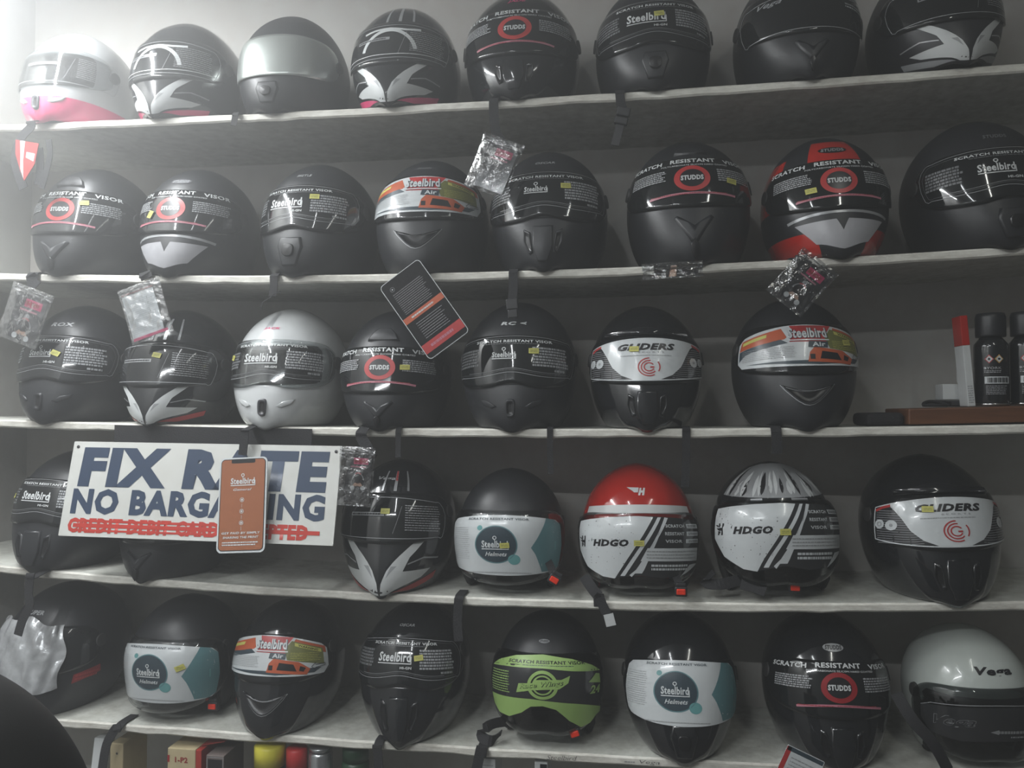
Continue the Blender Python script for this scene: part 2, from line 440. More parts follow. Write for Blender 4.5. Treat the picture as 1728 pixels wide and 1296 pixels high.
def steelword(P, x, y, w, h, m='p_white', emblem=True):
    P.text('Steelbird', x, y, w, h, m, .03)
    P.rect(x-w*.5, y-h*.62-2, x+w*.52, y-h*.62, m); P.rect(x+w*.5, y-h*.62-2, x+w*.5+1.6, y+h*.1, m)
    if emblem: P.ring(x, y+h*.5+5.5, 2.2, 3.8, m, n=16); P.rect(x-.8, y+h*.5, x+.8, y+h*.5+3, m)
def lab_word(P, wave=True, big=1., hi=True, shift=0):
    tb = (lambda s: 103+9*np.exp(-(s/36)**2)+10*(s/120)**4) if wave else (lambda s: 106+12*(s/120)**2)
    tt = lambda s: 187-9*(s/120)**2
    outline(P, tt, tb, 124, .9, 'p_grey'); outline(P, lambda s: tt(s)-5, lambda s: tb(s)+5, 118, .5, 'p_faint')
    P.text('SCRATCH RESISTANT VISOR', 2+shift, 176, 142, 5.6, 'p_white', .03); P.small(-50, 169.5, 52, 171.5, 1, 'p_faint', .7)
    steelword(P, -14+shift, 148, 66*big, 19*big, emblem=big < .9)
    if hi: P.text('HI-GN', 10+shift, 127, 22, 5, 'p_white', .03)
    P.small(36+shift, 124, 104, 165, 7, 'p_grey', .66); P.small(-112, 126, -58+shift, 163, 6, 'p_faint', .7)
    P.small(74, 115, 98, 121, 1, 'p_grey', .7); P.line([(-80+10*i, tb(-80+10*i)+8) for i in range(17)], 1.2, 'p_faint')
def lab_air(P):
    tt = lambda s: 187-20*(s/120)**2; tb = lambda s: 101+7*(s/120)**2
    xs = [-120+10*i for i in range(25)]
    P.poly(P.smooth([(x, tt(x)) for x in xs[1:-1]]+[(121, 160), (121, 122)]+[(x, tb(x)) for x in xs[::-1][1:-1]]+[(-121, 118), (-121, 158)], 1), 'p_label'); P.up()
    P.poly([(-114, 163), (-40, 180), (-30, 160), (-34, 156), (-117, 143)], 'p_orange'); P.poly([(-26, 185), (52, 184), (38, 166), (38, 148), (-26, 150), (-20, 172)], 'p_red')
    P.poly([(-117, 142), (-40, 156), (-28, 148), (-100, 134), (-117, 122)], 'p_slate'); P.poly([(56, 180), (117, 164), (117, 150), (44, 160)], 'p_orange'); P.up()
    P.poly([(-110, 160), (-64, 170), (-64, 163), (-110, 153)], 'p_yellow'); P.poly([(48, 176), (110, 160), (110, 126), (40, 136), (34, 158)], 'p_olive'); P.up()
    P.poly([(-100, 112), (-30, 106), (20, 104), (90, 110), (104, 120), (60, 118), (0, 112), (-60, 112)], 'p_slate')
    P.poly([(54, 172), (106, 158), (106, 151), (54, 165)], 'p_yellow'); P.up(); P.text('WARNING', 80, 161.5, 40, 4.5, 'p_black', .03, rot=-.26)
    P.small(46, 134, 104, 152, 5, 'p_yellow', .25)
    P.poly([(14, 138), (62, 132), (82, 118), (76, 106), (2, 109), (6, 128)], 'p_orange'); P.up(); P.poly([(26, 130), (52, 127), (58, 113), (22, 115)], 'p_black'); P.poly([(6, 124), (14, 124), (14, 114), (6, 114)], 'p_black'); P.poly([(64, 124), (74, 120), (70, 112), (62, 114)], 'p_black')
    P.small(-108, 118, -14, 142, 7, 'p_grey', .3)
    P.text('Steelbird', 6, 167, 68, 22, 'p_slate', .055); P.up(); P.text('Steelbird', 5, 168, 67, 22, 'p_label', .03); P.rect(-30, 151.5, 41, 154, 'p_label')
    P.poly([(6, 150), (38, 149), (36, 137), (4, 138)], 'p_slate'); P.up(); P.text('Air', 22, 143.5, 22, 9, 'p_label', .03); P.line([(84, 122), (92, 130), (92, 126), (112, 128), (112, 124), (92, 120), (92, 114)], 1.2, 'p_black', closed=True)
def lab_circle(P, cy=112, k=1.):
    tt = lambda s: cy+62-8*(s/112)**2; tb = lambda s: cy-62+16*(s/112)**2
    xs = [-112+8*i for i in range(29)]
    P.poly([(x, tt(x)) for x in xs[1:-1]]+[(114, cy+46), (117, cy), (112, cy-40)]+[(x, tb(x)) for x in xs[::-1][1:-1]]+[(-112, cy-40), (-117, cy), (-114, cy+46)], 'p_label'); P.up()
    P.poly([(82, tt(82)), (100, tt(100)), (114, cy+46), (117, cy), (112, cy-40), (98, tb(98)), (72, tb(72)+3), (58, cy-16), (50, cy-2), (60, cy+16)], 'p_teal')
    P.disc(-12, cy+2, 37, 'p_slate'); P.up(); P.ring(-12, cy+2, 37, 39, 'p_teal'); P.disc(21, cy-28, 11, 'p_ltteal'); P.disc(-42, cy+36, 5, 'p_ltteal'); P.up()
    steelword(P, -14, cy+4, 48, 15, 'p_label'); P.text('Helmets', -12, cy-17, 40, 9, 'p_label', .02, shear=.35)
    P.text('SCRATCH RESISTANT VISOR', -10, cy+54, 118, 4.6, 'p_slate', .02); P.small(-110, cy-30, -62, cy+38, 16, 'p_grey', .22); P.small(-70, cy-57, 62, cy-54, 1, 'p_grey', .5)
    P.rect(96, cy-6, 99, cy+12, 'p_ltteal')
def lab_shield(P):
    tt = lambda s: 182-13*(s/118)**2; tb = lambda s: 92+17*(s/118)**2
    xs = [-118+8*i for i in range(30)]; xs[-1] = 118
    edge = [(x, tt(x)) for x in xs]+[(x, tb(x)) for x in xs[::-1]]
    P.poly(edge, 'p_film'); P.up()
    for i in range(15):
        y = 98+4.3*i
        for sg in (-1, 1):
            a, b = 44+.62*i*i*.35, 114
            if a < b: P.line([(sg*(a+(b-a)*j/6), y+.22*abs(a+(b-a)*j/6-60)*.4) for j in range(7)], .8, 'p_grey')
    P.up()
    bell = [(x, tt(x)-1) for x in xs if abs(x) <= 98]+[(84, 163), (72, 146), (60, 122), (44, 104), (24, 94), (0, 93), (-24, 94), (-44, 104), (-60, 122), (-72, 146), (-84, 163)]
    P.poly(bell, 'p_label'); P.up()
    P.line(edge, 2.2, 'p_label', closed=True)
    for sg in (-1, 1):
        P.line([(sg*116, 163), (sg*104, 168), (sg*90, 171)], 5, 'p_red'); P.disc(sg*88, 134, 9.5, 'p_label'); P.disc(sg*108, 137, 8.5, 'p_label')
        P.up(); P.disc(sg*88, 134, 3, 'p_grey'); P.ring(sg*108, 137, 3, 4.5, 'p_grey')
    P.text('GLIDERS', 0, 163, 104, 14.5, 'p_black', .05, shear=.3); P.text('S P O R T S', 8, 151, 46, 3, 'p_grey', .01); P.small(-46, 143, 48, 146, 1, 'p_grey', .5)
    for r in (9, 14, 19): P.ring(4, 120, r-1.6, r+.6, 'p_red', 35 if r < 12 else (50+r*2), 335 if r < 12 else 320-(r-14)*4)
    P.rect(6, 118, 13, 121, 'p_red'); P.ring(4, 120, 17.4, 19.6, 'p_red', 330, 395)
def lab_stripe(P):
    tt = lambda s: 178-8*(s/118)**2
    P.poly([(x, tt(x)) for x in range(-120, 121, 12)]+[(124, 130), (116, 90), (90, 62), (40, 56), (0, 62), (-50, 54), (-96, 74), (-124, 110)], 'p_film'); P.up()
    P.poly([(-120, tt(120)), (-90, tt(90)), (-50, tt(50)), (0, tt(0)), (26, 176), (-44, 54), (-66, 58), (-100, 78), (-122, 112)], 'p_label')
    P.poly([(34, 176), (40, 176), (-26, 60), (-34, 60)], 'p_label'); P.poly([(46, 176), (52, 175), (-6, 74), (-18, 62), (-14, 58), (-8, 66), (4, 66), (8, 74)], 'p_label')
    P.poly([(14, 118), (116, 118), (118, 92), (2, 92)], 'p_label'); P.poly([(74, 60), (118, 86), (108, 86), (92, 84)], 'p_label'); P.up()
    for i in range(60):
        x, y = P.r.uniform(-116, -6), P.r.uniform(70, 168)
        if y < 90 and x < -90: continue
        q = P.r.uniform(.4, 1.5); P.poly([(x, y), (x+q, y+q*.4), (x+q*.7, y+q*1.6), (x-q*.4, y+q)], 'p_black', False)
    P.text('HDGO', -48, 128, 62, 14, 'p_black', .06, shear=.2); P.text('H', -104, 130, 15, 22, 'p_black', .05, shear=.2)
    for i in range(3): P.poly([(-118+3*i, 138-6*i), (-104, 138-6*i), (-106, 134-6*i), (-112+2*i, 134-6*i)], 'p_black', False)
    for i, w_ in enumerate(('SCRATCH', 'RESISTANT', 'VISOR')):
        y = 160-14*i; P.text(w_, 62-2*i, y, 34-4*(i == 2), 6, 'p_label', .03); P.rect(84-2*i, y-4, 116, y+4, 'p_label'); P.up(); P.small(86, y-2.5, 114, y+2.5, 2, 'p_black', .5)
    P.small(12, 96, 114, 115, 3, 'p_grey', .3); P.small(20, 72, 90, 87, 2, 'p_label', .6)
def lab_lime(P):
    top = [(-120, 152), (-96, 166), (-60, 178), (0, 182), (60, 174), (100, 160), (122, 148), (60, 150), (0, 154), (-80, 154)]
    P.poly([(-122, 155), (-60, 160), (0, 158), (122, 150), (124, 78), (60, 84), (0, 90), (-122, 92)], 'p_film'); P.up()
    P.poly(top, 'p_lime')
    P.poly([(-122, 94), (-20, 94), (60, 86), (122, 76), (122, 68), (108, 64), (92, 52), (72, 46), (48, 56), (24, 74), (0, 80), (-22, 78), (-40, 66), (-66, 58), (-92, 62), (-112, 76)], 'p_lime'); P.up()
    for sg in (-1, 1):
        for i in range(3): P.line([(sg*(96+8*i), 150), (sg*(88+8*i), 166)], 2.2, 'p_film')
    P.text('SCRATCH RESISTANT VISOR', 6, 166, 156, 7, 'p_black', .03); P.small(-40, 158, 60, 160.5, 1, 'p_slate', .5)
    for i in range(9): P.small(-116, 103+5*i, -60, 106+5*i, 1, 'p_lime', .7)
    P.ring(0, 122, 22, 28, 'p_lime'); P.ring(0, 122, 16, 19, 'p_lime', 10, 350); P.up()
    P.poly([(-48, 106), (-44, 124), (-16, 126), (-14, 132), (34, 134), (50, 142), (46, 128), (30, 116), (-20, 112)], 'p_lime'); P.up()
    P.text('Race Wings', -2, 122, 80, 13, 'p_film', .03, shear=.3, rot=.12); P.up(); P.text('Race Wings', -2.6, 122.6, 78, 12, 'p_lime', .01, shear=.3, rot=.12)
    P.poly([(84, 128), (104, 144), (116, 142), (116, 124)], 'p_lime'); P.text('24', 100, 113, 28, 17, 'p_lime', .04, shear=.2)
def lab_block(P, arch=False):
    tt = lambda s: 180-9*(s/118)**2; tb = lambda s: 96+8*(s/118)**2
    outline(P, tt, tb, 120, 1.3, 'p_grey')
    P.rect(-66, 141, 2, 148, 'p_silver'); P.up(); P.small(-64, 142.5, 0, 146.5, 1, 'p_black', .8)
    P.small(40, 112, 106, 166, 11, 'p_silver', .33); P.line([(34, 162), (20, 106)], 1.2, 'p_faint')
    if arch:
        P.ring(0, 110, 47, 54, 'p_white', 8, 172, sy=1.1); P.line([(-52, 163), (-30, 168), (0, 170), (34, 166), (60, 168)], 5, 'p_white'); P.up()
        P.line([(-110, 112), (-50, 106), (0, 104), (50, 106), (112, 112)], 1.6, 'p_white')
def lab_vscript(P):
    tb = lambda s: 92+5*(s/118)**2
    outline(P, lambda s: 172-5*(s/118)**2, tb, 120, 1.6, 'p_silver')
    P.text('Vega', -62, 160, 40, 14, 'p_grey', .01, shear=.5); P.small(60, 140, 112, 152, 2, 'p_grey', .6); P.text('Vega', 74, 164, 30, 9, 'p_silver', 0, shear=.4)
def lab_tape(P):
    P.poly([(-118, 148), (118, 152), (120, 96), (60, 84), (-60, 80), (-104, 92), (-120, 120)], 'p_film'); P.up()
    P.line([(-118, 146), (-100, 152), (0, 154), (118, 153)], 1.4, 'p_silver')
    P.text('Vega', -66, 118, 62, 26, 'p_silver', .03, shear=.5); P.up(); P.text('Vega', -66, 118, 60.5, 24.6, 'p_film', .012, shear=.5)
    P.small(0, 98, 96, 106, 1, 'p_silver', .7); P.poly([(-14, 102), (0, 107), (0, 97)], 'p_silver', False); P.small(20, 90, 60, 94, 1, 'p_grey', .7)
LABELS = dict(ring=lab_ring, word=lab_word, air=lab_air, circle=lab_circle, shield=lab_shield, stripe=lab_stripe, lime=lab_lime, block=lab_block, vscript=lab_vscript, tape=lab_tape)

# ------------------------------------------------------------------ shell graphics
def g_wing(P, acc='p_red'):
    P.mpoly([(3, 10), (34, 8), (112, 30), (128, 42), (62, 42), (68, 62), (100, 96), (76, 91), (48, 68), (20, 44), (7, 28)], 'p_white')
    P.mpoly([(44, 7), (112, 25), (150, 36), (150, 24), (96, 8)], acc)
    P.up(); P.mpoly([(20, 34), (44, 50), (30, 50)], 'p_grey')
    for sg in (-1, 1): P.line([(sg*68, 52), (sg*100, 60), (sg*140, 56)], 2.4, 'p_silver')
def g_notch(P):
    P.poly([(-98, 62), (-13, 66), (0, 48), (13, 66), (98, 62), (66, 26), (0, 20), (-66, 26)], 'p_chin')
    P.line([(-112+14*i, 80-.0009*(-112+14*i)**2) for i in range(17)], 5, 'p_silver')
def g_toplines(P, c='p_silver', cc=None):
    for x in (-16, 24, 64): P.line([(x*.9, 196), (x*.95, 225), (x, 262)], 6 if x != 24 else 9, c)
    if cc: P.line([(24, 226), (24, 262)], 7, cc)
def g_band(P):
    P.poly([(-34, 196), (-12, 196), (-10, 285), (-30, 285)], 'p_silver')
def g_camo(P):
    r = P.r
    P.poly([(x, 190) for x in range(-168, 169, 12)]+[(160, 285), (110, 308), (0, 314), (-110, 308), (-160, 285)], 'p_grey'); P.up()
    for i in range(26):
        s0 = -150+12*i+r.uniform(-4, 4); t0 = r.uniform(186, 200); L = r.uniform(30, 95); w_ = r.uniform(5, 11)
        a = [(s0+r.uniform(-2, 2), t0), (s0+w_*.8, t0+L*.3), (s0+w_*.5+r.uniform(-4, 4), t0+L*.7), (s0+w_*.5, min(t0+L*1.15, 312)), (s0-w_*.4, min(t0+L*.85, 305)), (s0-w_*.7, t0+L*.35)]
        P.poly(P.smooth(a, 2), ('p_white', 'p_black', 'p_silver', 'p_white')[i % 4])
    P.up(); P.line([(-70+s*14, 187-.0006*(-70+s*14)**2) for s in range(3)], 6, 'p_silver'); P.line([(28+s*14, 187-.0006*(28+s*14)**2) for s in range(4)], 6, 'p_silver')
GRAPH = dict(wing=g_wing, notch=g_notch, toplines=g_toplines, band=g_band, camo=g_camo)

# ------------------------------------------------------------------ shelves' front-edge heights (boards sag a little)
SHELF = {1: (.00943, .00668, 2.1595), 2: (.0200, .0120, 1.7930), 3: (.0120, .0060, 1.4590), 4: (.0265, .0160, 1.1075), 5: (.0076, .0090, .7969)}
def sz(k, x): a, b, c = SHELF[k]; return a*x*x+b*x+c

NO = {1: 1, 2: 1, 3: 1, 4: 1, 5: 1}   # running place along each shelf
UP = {13: -8, 14: 4, 21: 4, 22: 8, 23: 10, 24: 26, 25: 15, 26: 24, 27: 8, 31: 6, 33: 4, 34: -8, 35: 4, 36: 10, 37: 22, 41: 26, 43: 24, 44: 4, 45: -6, 46: 18, 47: 18,
      51: 14, 52: 12, 53: 36, 54: 38, 55: 24, 56: 14, 57: 18, 58: -10}   # how high the face opening sits, mm
def helmet(name_label, k, x, y=None, yaw=0, pitch=0, sc=1., kind='full', point=False, shell='matte_black', lower=None, split=None,
           visor='full', vmat='smoke_visor', label=None, lkw={}, bend=None, gfx=(), badge=None, vent=None, brow=None, sticker=None,
           gasket=True, roll=0, extra=None, group=None, lift=0., lshift=0, lw=1.22):
    body = Body(kind, 0. if kind == 'open' else (.36 if point else .12), up=UP.get(10*k+NO[k], 0.))
    y = .122+.15*(sc-1) if y is None else y
    root = empty('helmet', (x, y, sz(k, x)+.0015+lift), (math.radians(pitch), math.radians(roll)-math.atan(2*SHELF[k][0]*x+SHELF[k][1]), math.radians(yaw)), sc)
    tag(root, name_label, 'helmet', 'helmets on the %s shelf' % {1: 'topmost', 2: 'second', 3: 'third', 4: 'fourth', 5: 'lowest'}[k])
    shell_mesh(body, kind, [shell, 'lining' if kind != 'open' else 'lining']+([lower] if lower else []), root, split)
    liner_mesh(body, kind, root)
    voff = .0045
    if visor[:6] == 'bubble': vo = lambda t: voff+.006*sm(184-np.asarray(t), 0, 40)
    else: vo = lambda t: voff+0*np.asarray(t)
    v, edge = visor_mesh(body, visor, vmat, root, voff)
    if gasket and kind == 'full':
        pts = [(s, 172) for s in range(-112, 113, 8)]+[(119, 166), (120, 140), (119, 104)]+[(s, 94+6*(s/119)**2) for s in range(112, -113, -8)]+[(-119, 104), (-120, 140), (-119, 166)]
        G = Print(); G.line(pts, 11, 'trim_black', closed=True); G.build('visor_gasket', lambda a, b, c: body.at(a, b, c), root, .0012)
    if kind == 'open':
        th = np.linspace(-84, 84, 60)*PI/180; t0 = 158*(1-sm(np.abs(th), math.radians(62), math.radians(80)))
        tube('edge_trim', [Vector(p) for p in body.at(th*130, np.maximum(t0, 8.5), -.004)], .0075, 'trim_black', root)
    th = np.linspace(-PI, PI, 60, endpoint=False)
    if kind == 'full': tube('edge_trim', [Vector(p)+Vector((0, 0, .0045)) for p in body.at(th*130, 0*th, -.003)], .0048, 'trim_black', root, closed=True)
    # pivots
    for sg in (-1, 1):
        pv = plate(body, ell(sg*170 if kind == 'full' else sg*174, 142 if kind == 'full' else 150, 15, 15, 20), .0035, 'visor_pivot', 'trim_black', root, .003)
    if label:
        P = Print({1: .3, 2: .3, 3: .6, 4: .8, 5: 1.0}[k] if bend is None else bend, len(name_label)); LABELS[label](P, **lkw)
        if lshift: P.items = [(V+np.array([lshift, 0]), f, m_, z, c) for V, f, m_, z, c in P.items]
        P.build('visor_label', lambda a, b, c: body.at(a*lw, b, vo(b)+c), v, .0006)
    if sticker:
        P = Print(); sx, st, rot = sticker; w_, h_ = 8.5, 5.5; c_, s_ = math.cos(rot), math.sin(rot)
        P.poly([(sx+a*c_-b*s_, st+a*s_+b*c_) for a, b in ((-w_, -h_), (w_, -h_), (w_, h_), (-w_, h_))], 'p_yellow'); P.up(); P.small(sx-6, st-3, sx+6, st+3, 2, 'p_olive', .3)
        P.build('price_sticker', lambda a, b, c: body.at(a*lw, b, vo(b)+c), v, .003)
    if gfx:
        P = Print(0, len(name_label))
        for g in gfx:
            if isinstance(g, tuple): GRAPH[g[0]](P, *g[1:])
            else: GRAPH[g](P)
            P.up()
        P.build('painted_graphics', lambda a, b, c: body.at(a, b, c), root, .0006)
    if badge:
        P = Print(); txt, m_, bx, bt, bw, bh, oval = badge
        if oval:
            P.disc(bx, bt, bw*.62, oval, sy=bh*1.1/(bw*.62)); P.up()
        P.text(txt, bx, bt, bw, bh*1.2, m_, .04, shear=.15 if 'OSC' not in txt else .25)
        P.build('badge', lambda a, b, c: body.at(a*1.45, b, c), root, .0009)
    A = dict(body=body, root=root)
    if vent == 'mouth':
        o = [(-52+8*i, 66-.0038*(-52+8*i)**2*-.9-4) for i in range(14)]
        up_ = [(x_, 57+.0034*x_*x_) for x_ in range(-56, 57, 8)]; lo_ = [(x_, 40+.0085*x_*x_) for x_ in range(48, -49, -12)]
        plate(body, up_+lo_, .005, 'chin_vent', 'matte_black' if shell != 'gloss_white' else shell, root, 0, 'vent_black', .86)
        P = Print(); P.line(up_+lo_, 1.8, 'p_grey', closed=True); P.build('vent_outline', lambda a, b, c: body.at(a, b, c), root, .0014)
    elif vent == 'small':
        pv = plate(body, ell(0, 45, 12, 16, 20, 4), .007, 'chin_vent', 'vent_edge' if shell == 'gloss_white' else 'matte_black', root, 0, 'vent_black', .62)
        for sg in (-1, 1): plate(body, [(sg*a, b) for a, b in ((34, 46), (52, 55), (78, 60), (72, 50), (48, 42))][::sg], .003, 'side_vent', shell, root, 0, None, .7)
    elif vent == 'vee':
        plate(body, [(-42, 66), (-36, 70), (-6, 54), (0, 50), (6, 54), (36, 70), (42, 66), (10, 36), (0, 30), (-10, 36)][::-1], .006, 'chin_vent', shell, root, 0, None, .7)
        plate(body, [(-10, 32), (0, 40), (10, 32), (7, 20), (0, 14), (-7, 20)][::-1], .008, 'chin_spoiler', 'vent_black', root)
    elif vent == 'ridge':
        plate(body, [(-26, 70), (26, 70), (34, 52), (22, 20), (-22, 20), (-34, 52)][::-1], .007, 'chin_vent', shell, root, 0, None, .8)
        plate(body, ell(0, 46, 15, 10, 20, 3), .009, 'vent_slider', 'vent_black', root, .004)
    elif vent == 'pair':
        for sg in (-1, 1): plate(body, [(sg*a, b) for a, b in ((30, 62), (44, 68), (50, 46), (42, 26), (30, 30))][::sg], .005, 'chin_vent', shell, root, 0, 'vent_black', .7)
        plate(body, [(-22, 72), (22, 72), (28, 40), (16, 18), (-16, 18), (-28, 40)][::-1], .006, 'chin_bar_panel', shell, root, 0, None, .85)
    if brow == 'scoop':
        plate(body, [(-44, 204), (44, 204), (36, 222), (20, 236), (-20, 236), (-36, 222)], .006, 'brow_vent', shell, root, 0, None, .8)
    elif brow == 'lip':
        plate(body, [(s_, 192-.0005*s_*s_) for s_ in range(-110, 111, 10)]+[(s_, 204-.0007*s_*s_) for s_ in range(110, -111, -10)], .007, 'brow_ridge', shell, root, 0, None, .97)
    if extra: extra(A)
    NO[k] += 1
    return A
# ------------------------------------------------------------------ a point of the room from a place in the photograph, on the plane y = Y
_cr = camo.rotation_euler.to_matrix()
def at(px, py, Y):
    d = _cr @ Vector(((px-864)/FOC, -(py-648)/FOC, -1)); k = (Y-EYE.y)/d.y
    return EYE + d*k

# ================================================================== ROOM
def paint(name, col, dirt, rough=.7, s1=2.2, s2=18, amt=.5, bump=.15, streak=(1, 1, 1)):
    m, t, p = nm(name); tc = t.nodes.new('ShaderNodeTexCoord'); mp = t.nodes.new('ShaderNodeMapping'); mp.inputs['Scale'].default_value = streak
    t.links.new(tc.outputs['Object'], mp.inputs['Vector'])
    n1 = t.nodes.new('ShaderNodeTexNoise'); n1.inputs['Scale'].default_value = s1; n1.inputs['Detail'].default_value = 6; n1.inputs['Roughness'].default_value = .65
    n2 = t.nodes.new('ShaderNodeTexNoise'); n2.inputs['Scale'].default_value = s2; n2.inputs['Detail'].default_value = 8; n2.inputs['Roughness'].default_value = .7
    for n in (n1, n2): t.links.new(mp.outputs[0], n.inputs['Vector'])
    r = t.nodes.new('ShaderNodeValToRGB'); r.color_ramp.elements[0].position = .38; r.color_ramp.elements[1].position = .68
    mm = t.nodes.new('ShaderNodeMath'); mm.operation = 'MULTIPLY'; mm.inputs[1].default_value = amt
    ad = t.nodes.new('ShaderNodeMix'); ad.data_type = 'FLOAT'; ad.inputs['Factor'].default_value = .5
    t.links.new(n1.outputs['Fac'], ad.inputs['A']); t.links.new(n2.outputs['Fac'], ad.inputs['B'])
    t.links.new(ad.outputs['Result'], r.inputs['Fac']); t.links.new(r.outputs['Color'], mm.inputs[0])
    mx = t.nodes.new('ShaderNodeMix'); mx.data_type = 'RGBA'; mx.inputs['A'].default_value = col+(1,); mx.inputs['B'].default_value = dirt+(1,)
    t.links.new(mm.outputs[0], mx.inputs['Factor']); t.links.new(mx.outputs['Result'], p.inputs['Base Color'])
    p.inputs['Roughness'].default_value = rough
    b = t.nodes.new('ShaderNodeBump'); b.inputs['Strength'].default_value = bump; b.inputs['Distance'].default_value = .003
    t.links.new(n2.outputs['Fac'], b.inputs['Height']); t.links.new(b.outputs['Normal'], p.inputs['Normal'])
    MATS[name] = m; return m
paint('wall_paint', (.50, .495, .47), (.33, .27, .23), .6)
paint('wall_side', (.58, .58, .56), (.34, .32, .30), .65)
paint('shelf_paint', (.62, .63, .58), (.26, .25, .21), .6, 5, 40, .75, .3, (1, 1, 1))
paint('shelf_edge', (.86, .85, .78), (.22, .19, .15), .6, 9, 55, .7, .4, (.6, 1, 2))
paint('ceiling_paint', (.30, .30, .29), (.24, .23, .22), .8)
paint('room_paint', (.10, .10, .10), (.07, .07, .065), .8)
paint('floor_tile', (.12, .11, .10), (.07, .06, .06), .5)
paint('plank_wood', (.16, .065, .028), (.07, .028, .014), .45, 3, 20, .8, .3, (.4, 6, 6))
XL, XR, YB, ZT = -1.62, 2.3, .30, 2.95
def struct(o): o['kind'] = 'structure'; return o
struct(box('wall_back', (XL-.1, XR+.1, YB, YB+.1, 0, ZT), 'wall_paint'))
struct(box('wall_left', (XL-.1, XL, -3.4, YB, 0, ZT), 'wall_side'))
struct(box('wall_right', (XR, XR+.1, -3.4, YB, 0, ZT), 'room_paint'))
struct(box('wall_front', (XL-.1, XR+.1, -3.5, -3.4, 0, ZT), 'room_paint'))
struct(box('floor', (XL-.1, XR+.1, -3.5, YB+.1, -.1, 0), 'floor_tile'))
struct(box('ceiling', (XL-.1, XR+.1, -3.5, YB+.1, ZT, ZT+.1), 'ceiling_paint'))

names = {1: 'topmost shelf board with worn cream front edge, under the first row of helmets', 2: 'second shelf board from the top with chipped cream front edge',
         3: 'middle shelf board carrying the white helmet and the brown plank', 4: 'fourth shelf board, the one carrying the red and the camouflage helmet',
         5: 'lowest visible shelf board with handwriting on its front edge', 6: 'shelf board at the very bottom holding cans and boxes'}
for k in range(1, 7):
    r = random.Random(k); n = 90; V, Fc, mi = [], [], []
    for i in range(n+1):
        x = XL + (XR-XL)*i/n; z = sz(k, min(x, 1.1)) if k < 6 else .50
        e = .0012*math.sin(x*23+k)+r.uniform(-.0012, .0012); th = .018+r.uniform(-.0014, .0014); c = .0035
        V += [(x, YB, z), (x, c+e, z), (x, e, z-c), (x, e, z-th+c), (x, c+e, z-th), (x, YB, z-th)]
    for i in range(n):
        for j in range(6):
            a = 6*i+j; b = 6*i+(j+1) % 6; Fc.append((a, b, b+6, a+6)); mi.append(1 if j in (1, 2, 3) else 0)
    Fc.append((0, 1, 2, 3, 4, 5)); mi.append(0); e = 6*n; Fc.append((e+5, e+4, e+3, e+2, e+1, e)); mi.append(0)
    o = mesh('shelf_board', V, Fc, ['shelf_paint', 'shelf_edge'], None, mi, smooth=False)
    tag(o, names[k], 'shelf', 'shelf boards on the back wall')
    if k == 5:
        P = Print(); c1 = at(948, 1277, -.002); P.text('Steelbird', c1.x*1000, 0, 62, 9, 'p_black', -.012, shear=.3, rot=.02); c2 = at(1096, 1284, -.002); P.text('Vega', c2.x*1000, 0, 40, 9, 'p_black', -.012, shear=.2)
        P.small(c2.x*1000-50, -3, c2.x*1000-28, 2, 1, 'p_grey', .4)
        P.build('handwriting', lambda a, b, c_: np.stack([np.asarray(a)/1000, -.0035-np.asarray(c_), np.array([sz(5, q/1000) for q in np.asarray(a)])-.0088+np.asarray(b)/1000], -1), o, 0)

if GLARE:
    # soft scattering volume added to imitate lens glare at the upper left
    hz = bpy.data.materials.new('lamp_haze'); hz.use_nodes = True; t = hz.node_tree; t.nodes.clear()
    v = t.nodes.new('ShaderNodeVolumeScatter'); v.inputs['Anisotropy'].default_value = .3; v.inputs['Color'].default_value = (.96, .97, .97, 1)
    tc = t.nodes.new('ShaderNodeTexCoord'); gr = t.nodes.new('ShaderNodeTexGradient'); gr.gradient_type = 'QUADRATIC_SPHERE'; t.links.new(tc.outputs['Object'], gr.inputs[0])
    mu = t.nodes.new('ShaderNodeMath'); mu.operation = 'MULTIPLY'; mu.inputs[1].default_value = GLARE; t.links.new(gr.outputs['Fac'], mu.inputs[0]); t.links.new(mu.outputs[0], v.inputs['Density'])
    oo = t.nodes.new('ShaderNodeOutputMaterial'); t.links.new(v.outputs[0], oo.inputs['Volume']); MATS['lamp_haze'] = hz
    bm = bmesh.new(); bmesh.ops.create_icosphere(bm, subdivisions=4, radius=1.0); o = bmobj('haze', bm, ['lamp_haze'], None, True)
    o.location = (-1.25, -.62, 2.35); o.scale = (1.75, .60, 1.15); tag(o, 'thicker pale haze glowing around the lamp at the upper left', 'haze', kind='stuff')
